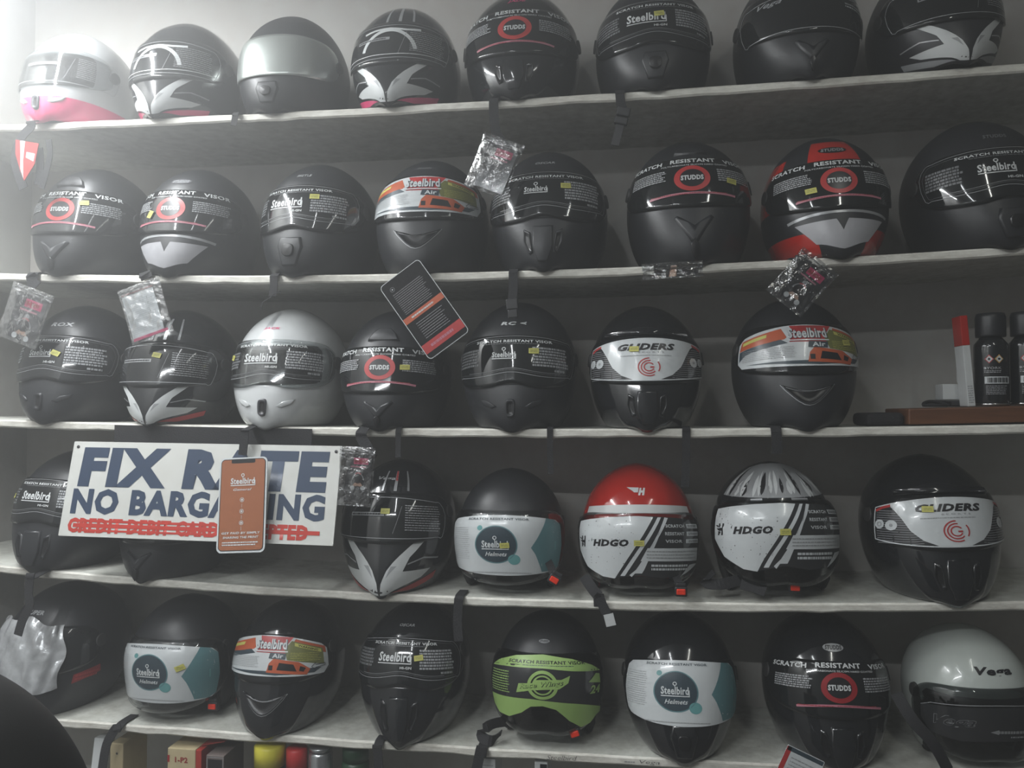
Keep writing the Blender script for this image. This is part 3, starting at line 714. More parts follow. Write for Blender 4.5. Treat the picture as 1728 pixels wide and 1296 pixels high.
# tube lamps
em, t_, p_ = nm('tube_glow'); p_.inputs['Emission Color'].default_value = (.86, .94, 1, 1); p_.inputs['Emission Strength'].default_value = 6; MATS['tube_glow'] = em
lampn = ['white tube lamp high on the left, close in front of the top shelf', 'white tube lamp hung across the room behind the viewer', 'white tube lamp on the ceiling behind the viewer, the left one', 'white tube lamp on the ceiling behind the viewer, the right one']
for (x, y, z, ax, wt), lb in zip(TUBES, lampn):
    root = empty('tube_lamp', (x, y, z+.04), (0, 0, 0 if ax == "x" else PI/2)); tag(root, lb, 'lamp', 'tube lamps of the shop')
    box('lamp_body', (-.62, .62, -.03, .03, 0, .045), 'gloss_white', root, .006)
    bm = bmesh.new(); add_lathe(bm, [(0, -.58), (.014, -.58), (.014, .58), (0, .58)], 16, Matrix.Translation((0, 0, -.025)) @ Matrix.Rotation(PI/2, 4, 'Y')); bmobj('glass_tube', bm, ['tube_glow'], root, True)
    for s in (-1, 1): box('tube_holder', (s*.6-.015, s*.6+.015, -.016, .016, -.04, .0), 'gloss_white', root, .003)
    box('hanger_plate', (-.1, .1, -.02, .02, .045, ZT-z-.04), 'gloss_white', root)
    o = area('tube_light', (x, y, z-.012), 1.16, .03, wt, (.95, .985, 1) if x < 0 else (1, 1, .9), (x, y, 0))
    if ax == 'y': o.rotation_euler = (0, 0, PI/2)
    else: o.rotation_euler = (0, 0, 0)

# ================================================================== HELMETS
def bodyline(P): pass
def strap_over(A, k, pxs, w=.019, Y=-.010, buckle=None, name='chin_strap'):
    """a strap that comes from inside the helmet, passes over the shelf's edge and hangs; pxs are the points it hangs through"""
    p = at(pxs[0][0], pxs[0][1], Y); x = p.x; z = sz(k, x)
    pts = [(x, .045, z+.0035), (x, .010, z+.0035), (x, -.005, z+.001), (x, Y, z-.008)]
    Q = pts + [tuple(at(a, b, Y-.002*i)) for i, (a, b) in enumerate(pxs)]
    o = ribbon(name, Q, w, .0018, 'strap_black', A['root'])
    e = Vector(Q[-1]); d = (e-Vector(Q[-2])).normalized()
    if buckle:
        ang = math.atan2(-d.x, -d.z); M = LW(A['root']).inverted() @ Matrix.Translation(e) @ Matrix.Rotation(-ang, 4, 'Y')
        bm = bmesh.new()
        if buckle == 'slide':
            add_box(bm, -w*.72, w*.72, -.006, .004, -.008, .010, .002, 0, M); add_box(bm, -w*.72, w*.72, -.0075, .0055, -.026, -.011, .002, 0, M); add_box(bm, -w*.45, w*.45, -.002, .001, -.07, -.02, .0004, 0, M)
        elif buckle == 'clip':
            add_box(bm, -w*.66, w*.66, -.006, .005, -.018, .004, .002, 0, M); add_box(bm, -w*.55, w*.55, -.0055, .0045, -.036, -.018, .002, 0, M)
        bmobj('buckle', bm, ['buckle_black'], o, False)
    return o
def red_buckle(A, px, py, Y, rot=0., from_px=None, m='buckle_red'):
    p = at(px, py, Y); M = LW(A['root']).inverted() @ Matrix.Translation(p) @ Matrix.Rotation(rot, 4, 'Y')
    q = at(*(from_px or (px-12, py-32)), Y+.035)
    o = ribbon('chin_strap', [q, (q+p)/2+Vector((0, 0, .004)), p+Vector((0, 0, .004))], .016, .0018, 'strap_black', A['root'])
    bm = bmesh.new(); add_box(bm, -.0125, .0125, -.006, .006, -.011, .009, .003, 0, M); add_box(bm, -.009, .009, -.0085, .004, -.007, .005, .002, 1, M)
    add_box(bm, -.010, .010, -.005, .005, .008, .016, .002, 0, M); bmobj('buckle', bm, ['buckle_black', m], o)
H = {}
B = 'black'
G = dict
# --- row one
H[11] = helmet('pink and white full-face helmet, leftmost on the topmost shelf, washed out by glare', 1, -1.330, sc=.96, shell='gloss_white', lower='gloss_pink', split=lambda s, t, m: 2 if t < 62 and m == 0 else m, vmat='clear_visor', visor='full', label='block', lshift=30, vent='small', gfx=(), yaw=-2)
H[12] = helmet('black helmet with white wing chin and pink flashes, second from left on topmost shelf', 1, -1.040, sc=1.0, point=True, shell='gloss_black', label='block', lkw=G(arch=True), gfx=(('wing', 'gloss_pink'),), yaw=-4)
H[13] = helmet('black full-face helmet with mirrored silver visor, third from left on topmost shelf', 1, -0.772, sc=1.0, shell='matte_black', vmat='silver_visor', vent='ridge', yaw=0)
H[14] = helmet('black helmet with white wing chin, fourth from left on topmost shelf', 1, -0.497, sc=1.0, point=True, shell='gloss_black', label='block', lkw=G(arch=True), gfx=(('wing', 'gloss_pink'), 'toplines'), yaw=-2)
H[15] = helmet('glossy black helmet with ring print on visor, fifth on topmost shelf', 1, -0.226, sc=1.07, shell='gloss_black', label='ring', vent='pair', badge=('JADE', 'p_magenta', 0, 222, 34, 9, None))
H[16] = helmet('matte black helmet with large white word on visor, sixth on topmost shelf', 1, 0.066, sc=1.04, shell='matte_black', visor='wave', label='word', lkw=G(big=1.0), vent='ridge', sticker=(8, 152, .1))
H[17] = helmet('matte black helmet with pale visor outline and red chin lip on topmost shelf', 1, 0.372, sc=1.06, point=True, shell='matte_black', label='vscript', vent='vee', sticker=(-10, 170, .1), gfx=())
H[18] = helmet('black full-face helmet with grey wing chin, rightmost on topmost shelf', 1, 0.652, sc=1.00, point=True, shell='matte_black', label='block', gfx=(('wing', 'p_grey'),), yaw=4, roll=-2, lift=.005)
# --- row two
H[21] = helmet('matte black full-face helmet with pink ring on visor, leftmost on second shelf', 2, -1.288, sc=1.05, label='ring', badge=('STUDDS', 'p_grey', 0, 224, 34, 8, None), vent='vee', brow='scoop', sticker=(44, 158, .1))
H[22] = helmet('black full-face helmet with silver notched chin panel, second from left on second shelf', 2, -1.012, sc=1.03, label='ring', gfx=('notch',), badge=('STUDDS', 'p_grey', 0, 222, 38, 8, 'vent_edge'), sticker=(-40, 128, 1.2))
H[23] = helmet('matte black full-face helmet with white word and framed visor film, third on second shelf', 2, -0.706, sc=1.05, visor='wave', label='word', vmat='smoke_visor', vent='ridge', badge=('BEETLE', 'p_silver', 0, 226, 34, 7, None), sticker=(36, 158, 0), yaw=-4, lshift=-6)
H[24] = helmet('matte black full-face helmet with red and white visor label, fourth on second shelf', 2, -0.436, sc=1.05, label='air', vent='mouth', badge=('Studds', 'p_faint', 0, 226, 34, 9, None))
H[25] = helmet('black helmet with small white name above wavy framed visor, fifth on second shelf', 2, -0.165, sc=1.08, visor='wave', label='word', lkw=G(big=.6, hi=False), badge=('OSCAR', 'p_silver', 0, 222, 40, 7, None), vent='pair', sticker=(38, 152, 0), point=True)
H[26] = helmet('black helmet with crimson ring on visor, above the bag at second shelf edge', 2, 0.142, sc=1.10, label='ring', badge=('STUDDS', 'p_silver', 0, 222, 42, 9, None), vent='vee', brow='scoop', sticker=(64, 134, -.2))
H[27] = helmet('red and black full-face helmet with silver notched chin panel, on second shelf', 2, 0.427, sc=1.04, label='ring', shell='matte_black', lower='gloss_red', split=lambda s, t, m: 2 if m == 0 and ((abs(s) > 62 and t < 50) or (t > 190 and abs(s) < 62 and t < 262) or (abs(s) > 120 and 100 < t < 215)) else m,
               gfx=('notch',), badge=('STUDDS', 'p_silver', 0, 224, 42, 9, 'vent_black'), sticker=(-44, 124, .1))
H[28] = helmet('dim black full-face helmet in the dark right end of the second shelf', 2, 0.730, sc=1.08, visor='wave', label='word', lkw=G(big=.8), badge=('STUDDS', 'p_faint', 0, 222, 38, 8, None), vent='ridge', yaw=2)
# --- row three
H[31] = helmet('matte black full-face helmet with white cross mark on brow, leftmost on third shelf', 3, -1.315, sc=1.06, visor='wave', label='word', lkw=G(big=.7), badge=('ROX', 'p_silver', 8, 222, 50, 10, None), vent='small', sticker=(20, 146, -.4))
H[32] = helmet('black full-face helmet with white wing chin and red side flash, second on third shelf', 3, -1.052, sc=1.02, point=True, shell='gloss_black', label='block', gfx=('wing', 'toplines'), sticker=(12, 156, -.2))
H[33] = helmet('white full-face helmet with black framed visor window, on third shelf above the sign', 3, -0.776, sc=1.03, shell='gloss_white', visor='wave', vmat='clear_visor', label='word', vent='small', gfx=('band',), badge=('JACK', 'p_magenta', -6, 222, 36, 7, None), sticker=(-86, 148, -.2))
H[34] = helmet('matte black helmet with red ring on visor, beneath the tilted black card', 3, -0.518, sc=1.00, label='ring', badge=('STUDDS', 'p_white', 0, 220, 34, 8, None), vent='vee', sticker=(46, 142, 0), brow='scoop')
H[35] = helmet('matte black helmet with small white letters on brow, fifth on third shelf', 3, -0.233, sc=1.06, visor='wave', label='word', lkw=G(big=.62, hi=False), badge=('RC <', 'p_white', 0, 222, 50, 8, None), vent='small', sticker=(38, 154, 0))
H[36] = helmet('glossy black full-face helmet with white shield-shaped visor label, sixth on third shelf', 3, 0.046, sc=1.00, shell='gloss_black', label='shield', vent='pair', brow='lip', sticker=(-22, 158, 0))
H[37] = helmet('black full-face helmet with orange and white visor label, rightmost on third shelf', 3, 0.358, sc=1.03, label='air', vent='mouth', sticker=(74, 146, 0))
# --- row four
H[41] = helmet('black full-face helmet half hidden behind the left end of the white sign', 4, -1.330, sc=1.0, visor='wave', label='word', vent='pair', sticker=(-84, 138, .3))
H[42] = helmet('matte black full-face helmet behind the white sign, only its pointed chin showing', 4, -1.055, sc=1.0, point=True, vent='vee', label='block', yaw=-4)
H[43] = helmet('black full-face helmet with white wing chin and white top stripes, right of the sign', 4, -.512, sc=1.04, point=True, shell='gloss_black', label='block', gfx=('wing', ('toplines', 'p_silver', 'p_red')), badge=('Vega', 'p_silver', -10, 232, 46, 12, None), sticker=(4, 150, 0))
H[44] = helmet('black open-face helmet with white and teal visor label, on fourth shelf', 4, -.252, sc=.98, kind='open', shell='matte_black', visor='bubble', vmat='clear_visor', label='circle', sticker=(4, 114, .1))
def wingH(A):
    P = Print(); P.text('H', 12, 230, 22, 17, 'p_white', .08, shear=.3)
    P.poly([(-34, 240), (4, 239), (1, 228), (-10, 228), (-14, 231)], 'p_white', False)
    P.build('badge', lambda a, b, c: A['body'].at(a, b, c), A['root'], .0009)
    P = Print(); P.poly([(s, 202-8*(s/118)**2) for s in range(-140, 141, 10)]+[(s, 184-8*(s/118)**2) for s in range(140, -141, -10)], 'p_white'); P.build('brow_band', lambda a, b, c: A['body'].at(a, b, c), A['root'], .0012)
H[45] = helmet('red open-face helmet with white brow band and striped visor label', 4, .030, sc=1.02, kind='open', shell='gloss_red', visor='bubblewave', vmat='clear_visor', label='stripe', sticker=(0, 128, 0), extra=wingH)
H[46] = helmet('black open-face helmet with grey and white camouflage dome', 4, .315, sc=1.02, kind='open', shell='gloss_black', visor='bubblewave', vmat='tint_visor', label='stripe', gfx=('camo',), sticker=(2, 124, 0))
H[47] = helmet('glossy black full-face helmet with white shield-shaped visor label, rightmost on fourth shelf', 4, 0.628, sc=1.04, shell='gloss_black', label='shield', vent='pair', brow='lip', sticker=(-34, 160, 0))
# --- row five
H[51] = helmet('black full-face helmet with crumpled silver film over its visor, leftmost on lowest shelf', 5, -1.350, sc=1.04, vmat='smoke_visor', badge=('SUPER', 'p_grey', -4, 222, 44, 10, None), yaw=-4)
H[52] = helmet('black open-face helmet with white and teal visor label, second from left on lowest shelf', 5, -1.032, sc=.98, kind='open', shell='matte_black', visor='bubble', vmat='clear_visor', label='circle', sticker=(48, 126, .4))
H[53] = helmet('black full-face helmet with orange and white visor label, on lowest shelf', 5, -.770, sc=.98, label='air', vent='mouth', shell='gloss_black')
H[54] = helmet('glossy black helmet with white name on brow and framed word on visor, lowest shelf', 5, -.470, sc=1.0, shell='gloss_black', visor='wave', label='word', badge=('OSCAR', 'p_silver', 0, 224, 40, 8, None), vent='pair', sticker=(34, 146, .1), point=True)
H[55] = helmet('black open-face helmet with lime green visor label, on lowest shelf', 5, -.168, sc=.96, kind='open', shell='matte_black', visor='bubblewave', vmat='tint_visor', label='lime', badge=('STUDDS', 'p_black', 0, 214, 20, 5, 'p_silver'))
H[56] = helmet('glossy black full-face helmet with white and teal visor label, on lowest shelf', 5, 0.114, sc=.98, shell='gloss_black', label='circle', lkw=G(cy=130), vent='ridge')
H[57] = helmet('glossy black helmet with dark red ring and white capitals, on lowest shelf', 5, 0.413, sc=1.01, shell='gloss_black', label='ring', lkw=G(mono=True), badge=('STUDDS', 'p_black', 0, 220, 32, 9, 'p_silver'), vent='pair')
H[58] = helmet('white open-face helmet with dark script on dome and smoky visor, rightmost on lowest shelf', 5, 0.690, sc=0.94, kind='open', shell='pearl_white', visor='bubblewave', vmat='tint_visor', label='tape', badge=('Vega', 'p_black', 6, 214, 66, 17, None), yaw=4)

# ================================================================== straps under the helmets
strap_over(H[11], 1, [(52, 214), (36, 232), (26, 262), (30, 290), (40, 318)], .022, -.03)
strap_over(H[13], 1, [(397, 196), (394, 212)], .014)
strap_over(H[15], 1, [(833, 178), (834, 206), (838, 226), (846, 238)], .020, -.012, 'clip')
strap_over(H[16], 1, [(1046, 158), (1048, 176), (1052, 190)], .019, -.012, 'slide')
strap_over(H[21], 2, [(53, 466), (55, 476), (62, 484)], .026, -.012)
strap_over(H[22], 2, [(245, 462), (248, 470)], .028, -.012)
_s = strap_over(H[23], 2, [(462, 466), (462, 482), (460, 500)], .018, -.012)
ribbon('tie_wire', [at(a, b, -.02) for a, b in ((474, 492), (462, 496), (456, 502), (444, 510), (440, 522))], .0022, .0018, 'strap_black', H[23]['root'])
strap_over(H[24], 2, [(692, 466), (690, 478)], .03, -.012)
strap_over(H[25], 2, [(866, 460), (866, 486), (864, 508)], .019, -.012, 'clip')
strap_over(H[27], 2, [(1352, 432), (1356, 448)], .022, -.05)
strap_over(H[33], 3, [(413, 728), (411, 752), (409, 768)], .019, -.050)
strap_over(H[34], 3, [(610, 738), (618, 752), (624, 764)], .024, -.03, 'clip')
strap_over(H[34], 3, [(672, 736), (672, 754), (672, 772)], .012, -.012)
strap_over(H[35], 3, [(928, 734), (928, 760), (930, 800)], .012, -.005)
strap_over(H[36], 3, [(1158, 734), (1158, 770), (1156, 822)], .016, -.004)
strap_over(H[37], 3, [(1310, 730), (1311, 748), (1311, 766)], .020, -.012)
strap_over(H[41], 4, [(52, 968), (48, 1000), (50, 1022), (38, 1046), (30, 1072)], .020, -.05, None)
strap_over(H[44], 4, [(774, 1012), (772, 1050), (774, 1082)], .019, -.012)
strap_over(H[45], 4, [(1010, 1006), (1018, 1024), (1028, 1044)], .019, -.012)
strap_over(H[52], 5, [(196, 1228), (180, 1256), (172, 1300)], .020, -.02)
strap_over(H[54], 5, [(636, 1258), (638, 1280), (640, 1310)], .019, -.02)
strap_over(H[55], 5, [(812, 1262), (806, 1290), (800, 1320)], .021, -.02)
red_buckle(H[44], 936, 977, -.004, .5); red_buckle(H[45], 1149, 997, -.006, 0); red_buckle(H[46], 1341, 990, .02, 0)
red_buckle(H[55], 970, 1236, .02, -.35); red_buckle(H[52], 360, 1190, .06, 0)
for pts in (([(1205, 965, .03), (1190, 982, .03), (1215, 986, .02), (1250, 978, .03)], 46), ([(1250, 985, .02), (1275, 992, .012), (1292, 998, .004)], 46), ([(868, 1216, .06), (830, 1222, .03), (812, 1240, .02), (828, 1250, .01), (846, 1236, .03)], 55),
            ([(1512, 1170, -.02), (1540, 1215, -.05), (1575, 1255, -.06), (1600, 1300, -.06)], 58), ([(985, 972, .03), (1000, 994, .012), (1010, 1006, .004)], 45)):
    ribbon('chin_strap', [at(a, b, c) for a, b, c in pts[0]], .022, .002, 'strap_black', H[pts[1]]['root'], wdir=(.6, .3, .7))
# white size label on the strap below the red helmet
p = at(1029, 1046, -.016); box('size_label', (-.010, .010, -.0022, -.0004, -.012, .012), 'p_white', H[45]['root'])
o = [c for c in H[45]['root'].children if c.name.startswith('size_label')][0]; o.matrix_basis = LW(H[45]['root']).inverted() @ Matrix.Translation(p) @ Matrix.Rotation(-.25, 4, 'Y')

# crumpled film over the visor of the leftmost helmet on the lowest shelf
b = H[51]['body']; r = random.Random(3); nu, nv = 44, 22; V = []
for i in range(nu):
    for j in range(nv):
        u = -1+2*i/(nu-1); v = j/(nv-1); s_ = -20+112*u+5*math.sin(v*9+u*3)*(abs(u) > .9); t_q = 58+6*math.sin(u*7)+8*(1-abs(u))+(196-58)*v-10*u*u*v
        V.append(b.at(s_, t_q, .011+.0035*math.sin(u*17+v*4)*math.cos(v*8-u*5)+r.uniform(-.0012, .0012)))
Fc = [(i*nv+j, (i+1)*nv+j, (i+1)*nv+j+1, i*nv+j+1) for i in range(nu-1) for j in range(nv-1)]
o = mesh('protective_film', V, Fc, ['crumpled_film'], H[51]['root'])
P = Print(); P.poly([(118, 62), (176, 72), (172, 88), (118, 80)], 'p_dkred'); P.up(); P.small(122, 66, 170, 80, 2, 'p_red', .6); P.build('side_print', lambda a, b_, c: b.at(a, b_, c), H[51]['root'], .0008)

# ================================================================== things hung from the shelves
def frame(TL, TR, BL, Y, Y2=None):
    """a flat hanging thing by three of its corners on the plane y = Y: matrix (origin at top middle), width, height"""
    a, b_, c = at(*TL, Y), at(*TR, Y), at(*BL, Y2 if Y2 is not None else Y)
    x = (b_-a); w = x.length; x.normalize(); z = (a-c); h = z.length; z = (z - x*z.dot(x)).normalized(); y = z.cross(x)
    M = Matrix((x, y, z)).transposed().to_4x4(); M.translation = (a+b_)/2
    return M, w, h
def root_at(name, M, label, cat, group=None):
    o = bpy.data.objects.new(name, None); C.objects.link(o); o.empty_display_size = .03
    o.location = M.translation; o.rotation_euler = M.to_euler(); return tag(o, label, cat, group)
def zip_bag(label, TL, TR, BL, Y, front=True, puff=.006, seed=1, Y2=None, rider=True):
    M, w, h = frame(TL, TR, BL, Y, Y2); root = root_at('zip_bag', M, label, 'plastic bag', 'clear bags hanging from the shelves')
    r = random.Random(seed); n = 22; ph = [r.uniform(0, 6) for _ in range(6)]; V, Fc = [], []
    for side in (1, -1):
        o = len(V)
        for i in range(n+1):
            for j in range(n+1):
                u, v = i/n, j/n; e = min(u, 1-u, v, 1-v)*4; e = min(1, e)**.6
                nz = math.sin(9*u+ph[0]+4*v)*math.cos(7*v+ph[1]-5*u)+.6*math.sin(23*u*v+ph[2])+.5*math.sin(19*v-15*u+ph[3])
                V.append(((u-.5)*w*(1-.04*math.sin(v*3)), -side*(.0012+e*(puff*.5+.0016*nz*(1.2 if v > .5 or u < .2 else .5))), -v*h))
        for i in range(n):
            for j in range(n):
                a = o+i*(n+1)+j; Fc.append((a, a+n+1, a+n+2, a+1) if side > 0 else (a, a+1, a+n+2, a+n+1))
    mesh('bag', V, Fc, ['bag_plastic'], root)
    W_, H_ = w*1000, h*1000
    P = Print(rnd=seed)
    x0, x1, y0, y1 = -W_*.30, W_*.42, -H_*.94, -H_*.13
    if H_ < 60:
        P.rect(x0, y0, x1, y1, 'p_film'); P.up(); P.poly([(-8, y0+2), (6, y0+3), (9, y1-3), (-2, y1-2)], 'p_skin', False); P.disc(-16, (y0+y1)/2, 3.5, 'p_white'); P.disc(15, (y0+y1)/2, 3, 'p_silver')
    elif front:
        P.rect(x0, y0, x1, y1, 'p_film'); P.up(); cx = (x0+x1)/2; ww = x1-x0
        P.rect(cx-ww*.2, y1-ww*.36, cx+ww*.36, y1-ww*.12, 'p_magenta'); P.up(); P.small(cx-ww*.18, y1-ww*.32, cx+ww*.34, y1-ww*.16, 1, 'p_dkred', .7)
        P.rect(cx-ww*.3, y1-ww*.48, cx+ww*.28, y1-ww*.43, 'p_pink')
        if rider:
            cy = y1-ww*.62; P.disc(cx, cy, ww*.08, 'p_grey'); P.ring(cx, cy-ww*.32, ww*.19, ww*.235, 'p_silver', 0, 180, n=20); P.up(); P.disc(cx, cy-ww*.28, ww*.18, 'p_black'); P.ring(cx, cy-ww*.2, ww*.12, ww*.16, 'p_red', 40, 140, n=10)
            P.poly([(cx-ww*.22, cy-ww*.56), (cx-ww*.1, cy-ww*.42), (cx+ww*.1, cy-ww*.42), (cx+ww*.22, cy-ww*.56)], 'p_skin', False); P.up()
            for sg in (-1, 1): P.disc(cx+sg*ww*.2, cy-ww*.62, ww*.085, 'p_white')
            P.disc(cx, cy-ww*.64, ww*.09, 'p_black'); P.up(); P.ring(cx, cy-ww*.64, ww*.04, ww*.055, 'p_grey', n=14)
    else:
        x0, x1, y0, y1 = -W_*.44, W_*.30, -H_*.90, -H_*.14
        P.rect(x0, y0, x1, y1, 'p_label'); P.rect(x0, y0-H_*.05, x1+W_*.08, y0, 'p_magenta'); P.rect(x0, y1+2, x1, y1+5, 'p_dkred'); P.up(); P.small(x0+3, y0+6, x1-3, y1-4, 20, 'p_silver', .22)
    cd = box('insert_card', (x0/1000, x1/1000, -.0004, .0004, (y0-(0 if front else H_*.05))/1000, y1/1000), 'p_film' if front else 'p_label', root)
    P.build('card_print', flat, cd, .0006)
    bm = bmesh.new(); add_box(bm, -w*.49, w*.49, -.0026, .0026, -.017, -.013, .001); add_box(bm, -w*.49, w*.49, -.0022, .0022, -.009, -.007, .0006); bmobj('zip_seal', bm, ['bag_plastic'], root)
    return root, w, h
zip_bag('clear bag with black card and pink print, hanging at the left end of second shelf', (24, 474), (92, 500), (-16, 560), -.035, seed=2)
zip_bag('clear bag with white instruction sheet, hanging tilted under the notched-chin helmet', (198, 492), (268, 466), (232, 580), -.035, front=False, seed=5)
zip_bag('crumpled clear bag hanging from a strap of the topmost shelf', (818, 222), (886, 246), (774, 308), -.055, seed=4, puff=.012, rider=False)
zip_bag('clear bag with black card hanging over the orange visor label on third shelf', (1356, 416), (1416, 464), (1325, 506), -.075, seed=6)
zip_bag('clear bag with black card, hanging at the right end of the white sign', (574, 752), (634, 756), (572, 852), -.062, seed=8)
rb, w_, h_ = zip_bag('clear bag seen edge-on, lying flat over the second shelf front edge', (1082, 446), (1186, 440), (1098, 470), -.058, seed=9, Y2=-.078)

def rounded(w, h, r, n=6):
    o = []
    for cx, cy, a0 in ((w/2-r, -r, 0), (-w/2+r, -r, 90), (-w/2+r, -h+r, 180), (w/2-r, -h+r, 270)):
        for k in range(n+1):
            a = math.radians(a0+90*k/n); o.append((cx+r*math.cos(a), cy+r*math.sin(a)))
    return o
def card(root, name, w, h, r, th, m, y0=0.):
    pts = rounded(w, h, r); V = [(x, y0-th/2, z) for x, z in pts]+[(x, y0+th/2, z) for x, z in pts]; n = len(pts)
    return mesh(name, V, [tuple(range(n))[::-1], tuple(range(n, 2*n))]+[(k, (k+1) % n, n+(k+1) % n, n+k) for k in range(n)], [m], root, smooth=False)
# phone-shaped orange card in front of the sign
M, w, h = frame((372, 774), (452, 770), (369, 934), -.066, -.098); W_, H_ = w*1000, h*1000
root = root_at('hang_tag', M, 'phone-shaped orange card hanging in front of the white sign', 'tag')
cd = card(root, 'card', w, h, .011, .0016, 'p_label')
P = Print(rnd=4); P.poly([(x*1000, y*1000-3) for x, y in rounded(w-.007, h-.007, .009)], 'p_black'); P.up(); P.poly([(x*1000, y*1000-4.5) for x, y in rounded(w-.010, h-.010, .008)], 'card_brown'); P.up()
P.poly([(x*1000, y*1000-4) for x, y in rounded(w*.5, .008, .003)], 'p_black'); P.up()
steelword(P, 0, -H_*.25, W_*.5, 13, 'p_label'); P.text('General', 0, -H_*.34, W_*.38, 5, 'p_label', .01, shear=.3)
for i in range(3):
    P.ring(0, -H_*(.45+.12*i), 3.6, 4.6, 'p_label', n=20); P.disc(0, -H_*(.45+.12*i), 2.2, 'p_label'); P.line([(0, -H_*(.49+.12*i)), (0, -H_*(.53+.12*i))], .6, 'p_label')
P.text('GET PAID BY SIMPLY', 0, -H_*.795, W_*.8, 4.6, 'p_label', .03, shear=.15); P.text('SHARING THE PRINT', 0, -H_*.84, W_*.74, 4.6, 'p_label', .03, shear=.15); P.small(-W_*.38, -H_*.93, W_*.38, -H_*.88, 2, 'p_label', .5)
P.build('print', flat, cd, .0012)
# black card with red bands
M, w, h = frame((641, 478), (700, 440), (737, 600), -.055); W_, H_ = w*1000, h*1000
M, w, h = frame((640, 486), (706, 436), (740, 596), -.055); W_, H_ = w*1000, h*1000
root = root_at('hang_tag', M, 'black card with red bands, hanging tilted from the second shelf', 'tag')
cd = card(root, 'card', w, h, .009, .0016, 'p_label'); P = Print(rnd=9)
P.poly([(x*1000, y*1000-1.3) for x, y in rounded(w-.003, h-.003, .008)], 'card_black'); P.up()
P.rect(-W_*.48, -H_*.53, W_*.48, -H_*.46, 'p_orange'); P.rect(-W_*.48, -H_*.93, W_*.48, -H_*.82, 'p_red'); P.up()
P.small(-W_*.36, -H_*.44, W_*.36, -H_*.16, 12, 'p_silver', .2); P.small(-W_*.3, -H_*.79, W_*.34, -H_*.57, 8, 'p_silver', .2); P.small(-W_*.3, -H_*.51, W_*.3, -H_*.48, 1, 'p_label', .6); P.small(-W_*.3, -H_*.90, W_*.3, -H_*.85, 1, 'p_pink', .6)
P.ring(-W_*.3, -H_*.11, 4.5, 5.1, 'p_grey', n=24); P.disc(-W_*.3, -H_*.11, 1.6, 'p_label'); P.build('print', flat, cd, .0012)
# red, white and black strap set with a card at the top left
M, w, h = frame((27, 236), (66, 240), (40, 300), -.05); W_, H_ = w*1000, h*1000
root = root_at('hang_tag', M, 'red and white pointed card hanging below the pink helmet between dark straps', 'tag')
pts = [(-W_/2, 0), (W_/2, -3), (W_*.46, -H_*.55), (W_*.12, -H_*1.0), (-W_*.12, -H_*.75), (-W_*.42, -H_*.35)]
n = len(pts); V = [(a/1000, s*.001, c/1000) for s in (-1, 1) for a, c in pts]
cd = mesh('card', V, [tuple(range(n)), tuple(range(2*n-1, n-1, -1))]+[(k, n+k, n+(k+1) % n, (k+1) % n) for k in range(n)], ['p_red'], root, smooth=False)
P = Print(); P.poly([(-W_*.3, -1), (-W_*.08, -1), (-W_*.04, -H_*.5), (W_*.08, -H_*.95), (-W_*.12, -H_*.7), (-W_*.2, -H_*.35)], 'p_white'); P.poly([(W_*.05, -H_*.28), (W_*.42, -H_*.3), (W_*.4, -H_*.5), (W_*.05, -H_*.42)], 'p_label'); P.build('print', flat, cd, .0015)
ribbon('side_strap', [at(x_, y_, -.045) for x_, y_ in ((82, 236), (84, 262), (78, 290), (70, 318))], .014, .002, 'strap_black', root, sub=4)
ribbon('side_strap', [at(x_, y_, -.04) for x_, y_ in ((66, 250), (68, 280), (64, 312))], .018, .002, 'strap_black', root, sub=4)

# black cloth band and the sign
a, b_, = at(188, 716, -.0155), at(523, 724, -.0155); n = 24; V, Fc = [], []
for i in range(n+1):
    x = a.x+(b_.x-a.x)*i/n; zt = sz(3, x)-.004; zb = at(188+(523-188)*i/n, 748+5*i/n, -.0155).z
    V += [(x, -.0032, zt), (x, -.0046, zt), (x, -.0056+.0008*math.sin(i), zb), (x, -.0042+.0008*math.sin(i), zb)]
for i in range(n):
    for k in range(4): Fc.append((4*i+k, 4*i+(k+1) % 4, 4*i+4+(k+1) % 4, 4*i+4+k))
Fc += [(0, 1, 2, 3), (4*n+3, 4*n+2, 4*n+1, 4*n)]
tag(mesh('cloth_band', V, Fc, ['strap_black'], smooth=False), 'black cloth strip fixed along the third shelf edge above the white sign', 'cloth strip')
M, w, h = frame((127, 745), (578, 753), (102, 904), -.032, -.075); W_, H_ = w*1000, h*1000
root = root_at('price_sign', M, 'white sign board with dark blue capitals and struck-out red line', 'sign')
paint('sign_white', (.60, .61, .585), (.47, .46, .42), .4, 3, 20, .6, .05); ang = 0
bd = card(root, 'board', w, h, .002, .004, 'sign_white')
# the board leans: its left end reaches further down-left, so letters share the slight slant
P = Print(rnd=2); sh = -.0
P.text('FIX RATE', W_*.0, -H_*.27, W_*.92, H_*.42, 'p_navy', .06, shear=.04); P.text('NO BARGAINING', -W_*.005, -H_*.635, W_*.93, H_*.27, 'p_navy', .05, shear=.0)
P.text('CREDIT DEBIT CARD ACCEPTED', -W_*.03, -H_*.885, W_*.88, H_*.155, 'p_signred', .06)
P.up(); P.rect(-W_*.45, -H_*.905, W_*.45, -H_*.865, 'p_signred'); P.rect(-W_*.45, -H_*.85, W_*.2, -H_*.825, 'p_signred'); P.rect(-W_*.45, -H_*.945, W_*.06, -H_*.925, 'p_signred')
P.build('lettering', flat, bd, .0026, dz=.0002)
for sg in (-1, 1):
    bm = bmesh.new(); add_lathe(bm, [(0, -.0015), (.0035, -.0015), (.0035, .001), (0, .0018)], 14, Matrix.Translation((sg*(w/2-.012), -.002, -.012)) @ Matrix.Rotation(PI/2, 4, 'X')); bmobj('nail', bm, ['buckle_black'], root)

